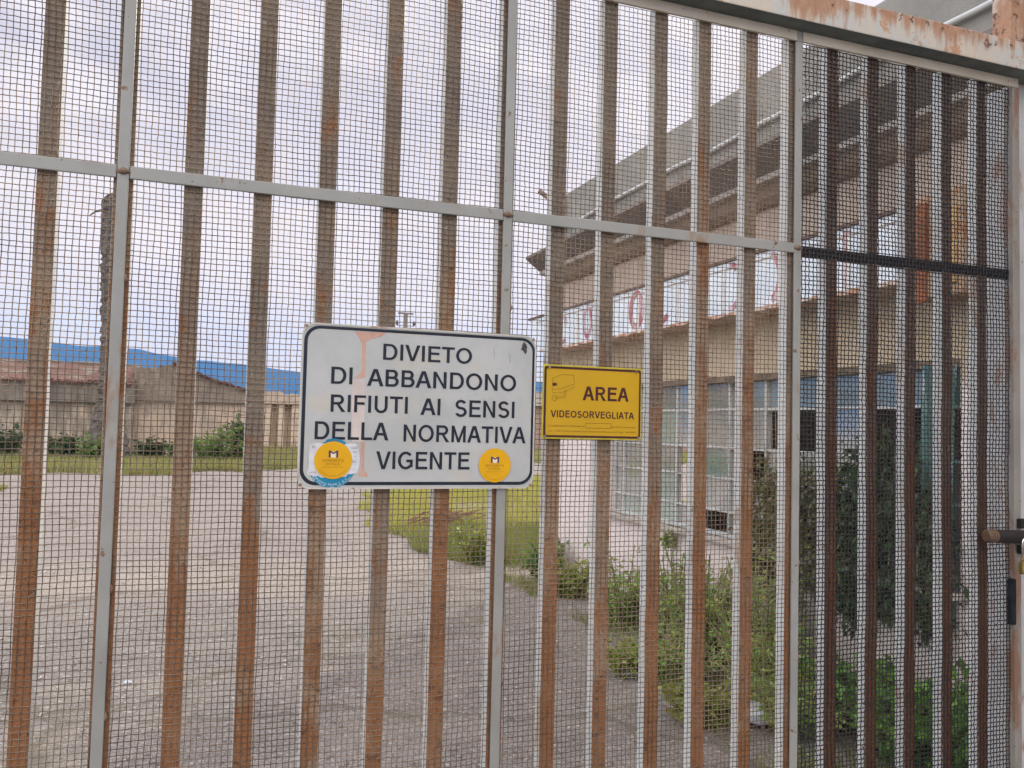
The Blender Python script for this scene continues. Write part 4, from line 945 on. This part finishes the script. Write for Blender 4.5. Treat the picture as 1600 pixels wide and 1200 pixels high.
# yellow video surveillance sign
SY2 = 2.040 - .004
ys_ = thing('surveillance_sign', 'small yellow video surveillance sign with a camera drawing fixed to the mesh', 'sign', (.973, SY2, 1.661))
def YB(mb, name, mats, **k):
    l = ys_.location; mb.v = [(x - l[0], y - l[1], z - l[2]) for x, y, z in mb.v]; return mb.build(name, mats, ys_, **k)
M_yw = plain('yellow enamel', (.52, .30, .001), .32, .04, 8, 0, .5); M_mar = plain('maroon print', (.060, .012, .014), .45, .2, 50); M_thin = plain('thin brown line print', (.19, .075, .006), .5, .1, 50)
M_oliv = plain('olive yellow edge', (.46, .37, .03), .4, .15, 30)
YB(plate(rrect(.8275, 1.1165, 1.565, 1.7585, .006), SY2, .002), 'panel', M_oliv, bevel=.0008)
YB(flat(rrect(.8395, 1.1085, 1.5745, 1.7485, .006), SY2 - .0003), 'face', M_yw)
YB(loop_band(rrect(.8315, 1.1135, 1.5695, 1.7540, .006), rrect(.8375, 1.1085, 1.5750, 1.7480, .005), SY2 - .0006), 'border', M_mar)
YB(caps([('AREA', .9415, 1.0775, 1.668, 1.7048)], SY2 - .0007, .20), 'lettering', M_mar)
YB(caps([('VIDEOSORVEGLIATA', .8514, 1.0944, 1.6214, 1.6396)], SY2 - .0007, .20), 'lettering', M_mar)
YB(words([('La registrazione e effettuata da', .8477, .9480, 1.5962, 1.6020), ('per fini di sicurezza', 1.0275, 1.0985, 1.5960, 1.6018), ('Art. 13 del Codice in materia di protezione dei dati personali (d.lgs. 196/2003)', .8457, 1.0988, 1.5830, 1.5882)], SY2 - .0007, 0), 'small_print', M_thin)
def line_art(paths, wd):
    mb = MB()
    for P in paths:
        for (x0, z0), (x1, z1) in zip(P[:-1], P[1:]):
            d = Vector((x1 - x0, z1 - z0)); d.normalize(); n_ = Vector((-d.y, d.x)) * wd / 2; e = d * wd * .4
            mb.poly([(x0 - e.x - n_.x, SY2 - .0007, z0 - e.y - n_.y), (x1 + e.x - n_.x, SY2 - .0007, z1 + e.y - n_.y), (x1 + e.x + n_.x, SY2 - .0007, z1 + e.y + n_.y), (x0 - e.x + n_.x, SY2 - .0007, z0 - e.y + n_.y)])
    return mb
camline = [[(.8549, 1.7115), (.8549, 1.7221), (.8819, 1.7332), (.9134, 1.7324), (.9172, 1.7163), (.9156, 1.7099), (.8782, 1.6948), (.8539, 1.6939)], [(.8542, 1.7030), (.8539, 1.6939), (.8540, 1.6856), (.8784, 1.6844), (.9164, 1.7004), (.9156, 1.7099)],
           [(.8902, 1.6911), (.8888, 1.6800), (.8850, 1.6765), (.8673, 1.6735)], [(.8942, 1.6923), (.8934, 1.6780), (.8890, 1.6725), (.8680, 1.6700)], disc(.8612, 1.6712, .0072, 20) + [disc(.8612, 1.6712, .0072, 20)[0]], [(.8590, 1.6722), (.8680, 1.6704)],
           ]
blank = [[(.9514, 1.6077), (1.0253, 1.6080), (1.0255, 1.5953), (.9516, 1.5951), (.9514, 1.6077)]]
YB(line_art(camline, .0010), 'camera_drawing', M_thin); YB(line_art(blank, .0010), 'blank_box', M_thin)
YB(flat(disc(.8588, 1.7068, .0048, 20), SY2 - .0010), 'lens', M_mar); YB(flat(disc(.8645, 1.7072, .0042, 20), SY2 - .0008), 'lens_barrel', M_thin)
for x, z in ((1.0985, 1.7485), (1.108, 1.5715), (.836, 1.5715), (.845, 1.7515)): mb = MB(); mb.tube([(x, SY2 - .004, z), (x, SY2 - .0002, z)], .0034, 10); YB(mb, 'rivet', M_rivet)

# ------------------------------------------------------------------ haze
hzm = bpy.data.materials.new('thin blue air'); hzm.use_nodes = True; nt = hzm.node_tree
for n_ in list(nt.nodes):
    if n_.type != 'OUTPUT_MATERIAL': nt.nodes.remove(n_)
pv = nt.nodes.new('ShaderNodeVolumePrincipled'); pv.inputs['Color'].default_value = (.20, .50, 1, 1); pv.inputs['Density'].default_value = 0.00018; pv.inputs['Anisotropy'].default_value = 0.0
nt.links.new(pv.outputs[0], nt.nodes['Material Output'].inputs['Volume'])
mb = MB(); mb.box(-4300, 4300, -4300, 4300, -12, 420); tag(mb.build('haze', hzm), 'thin blue air between the yard and the hills', None, None, 'stuff')
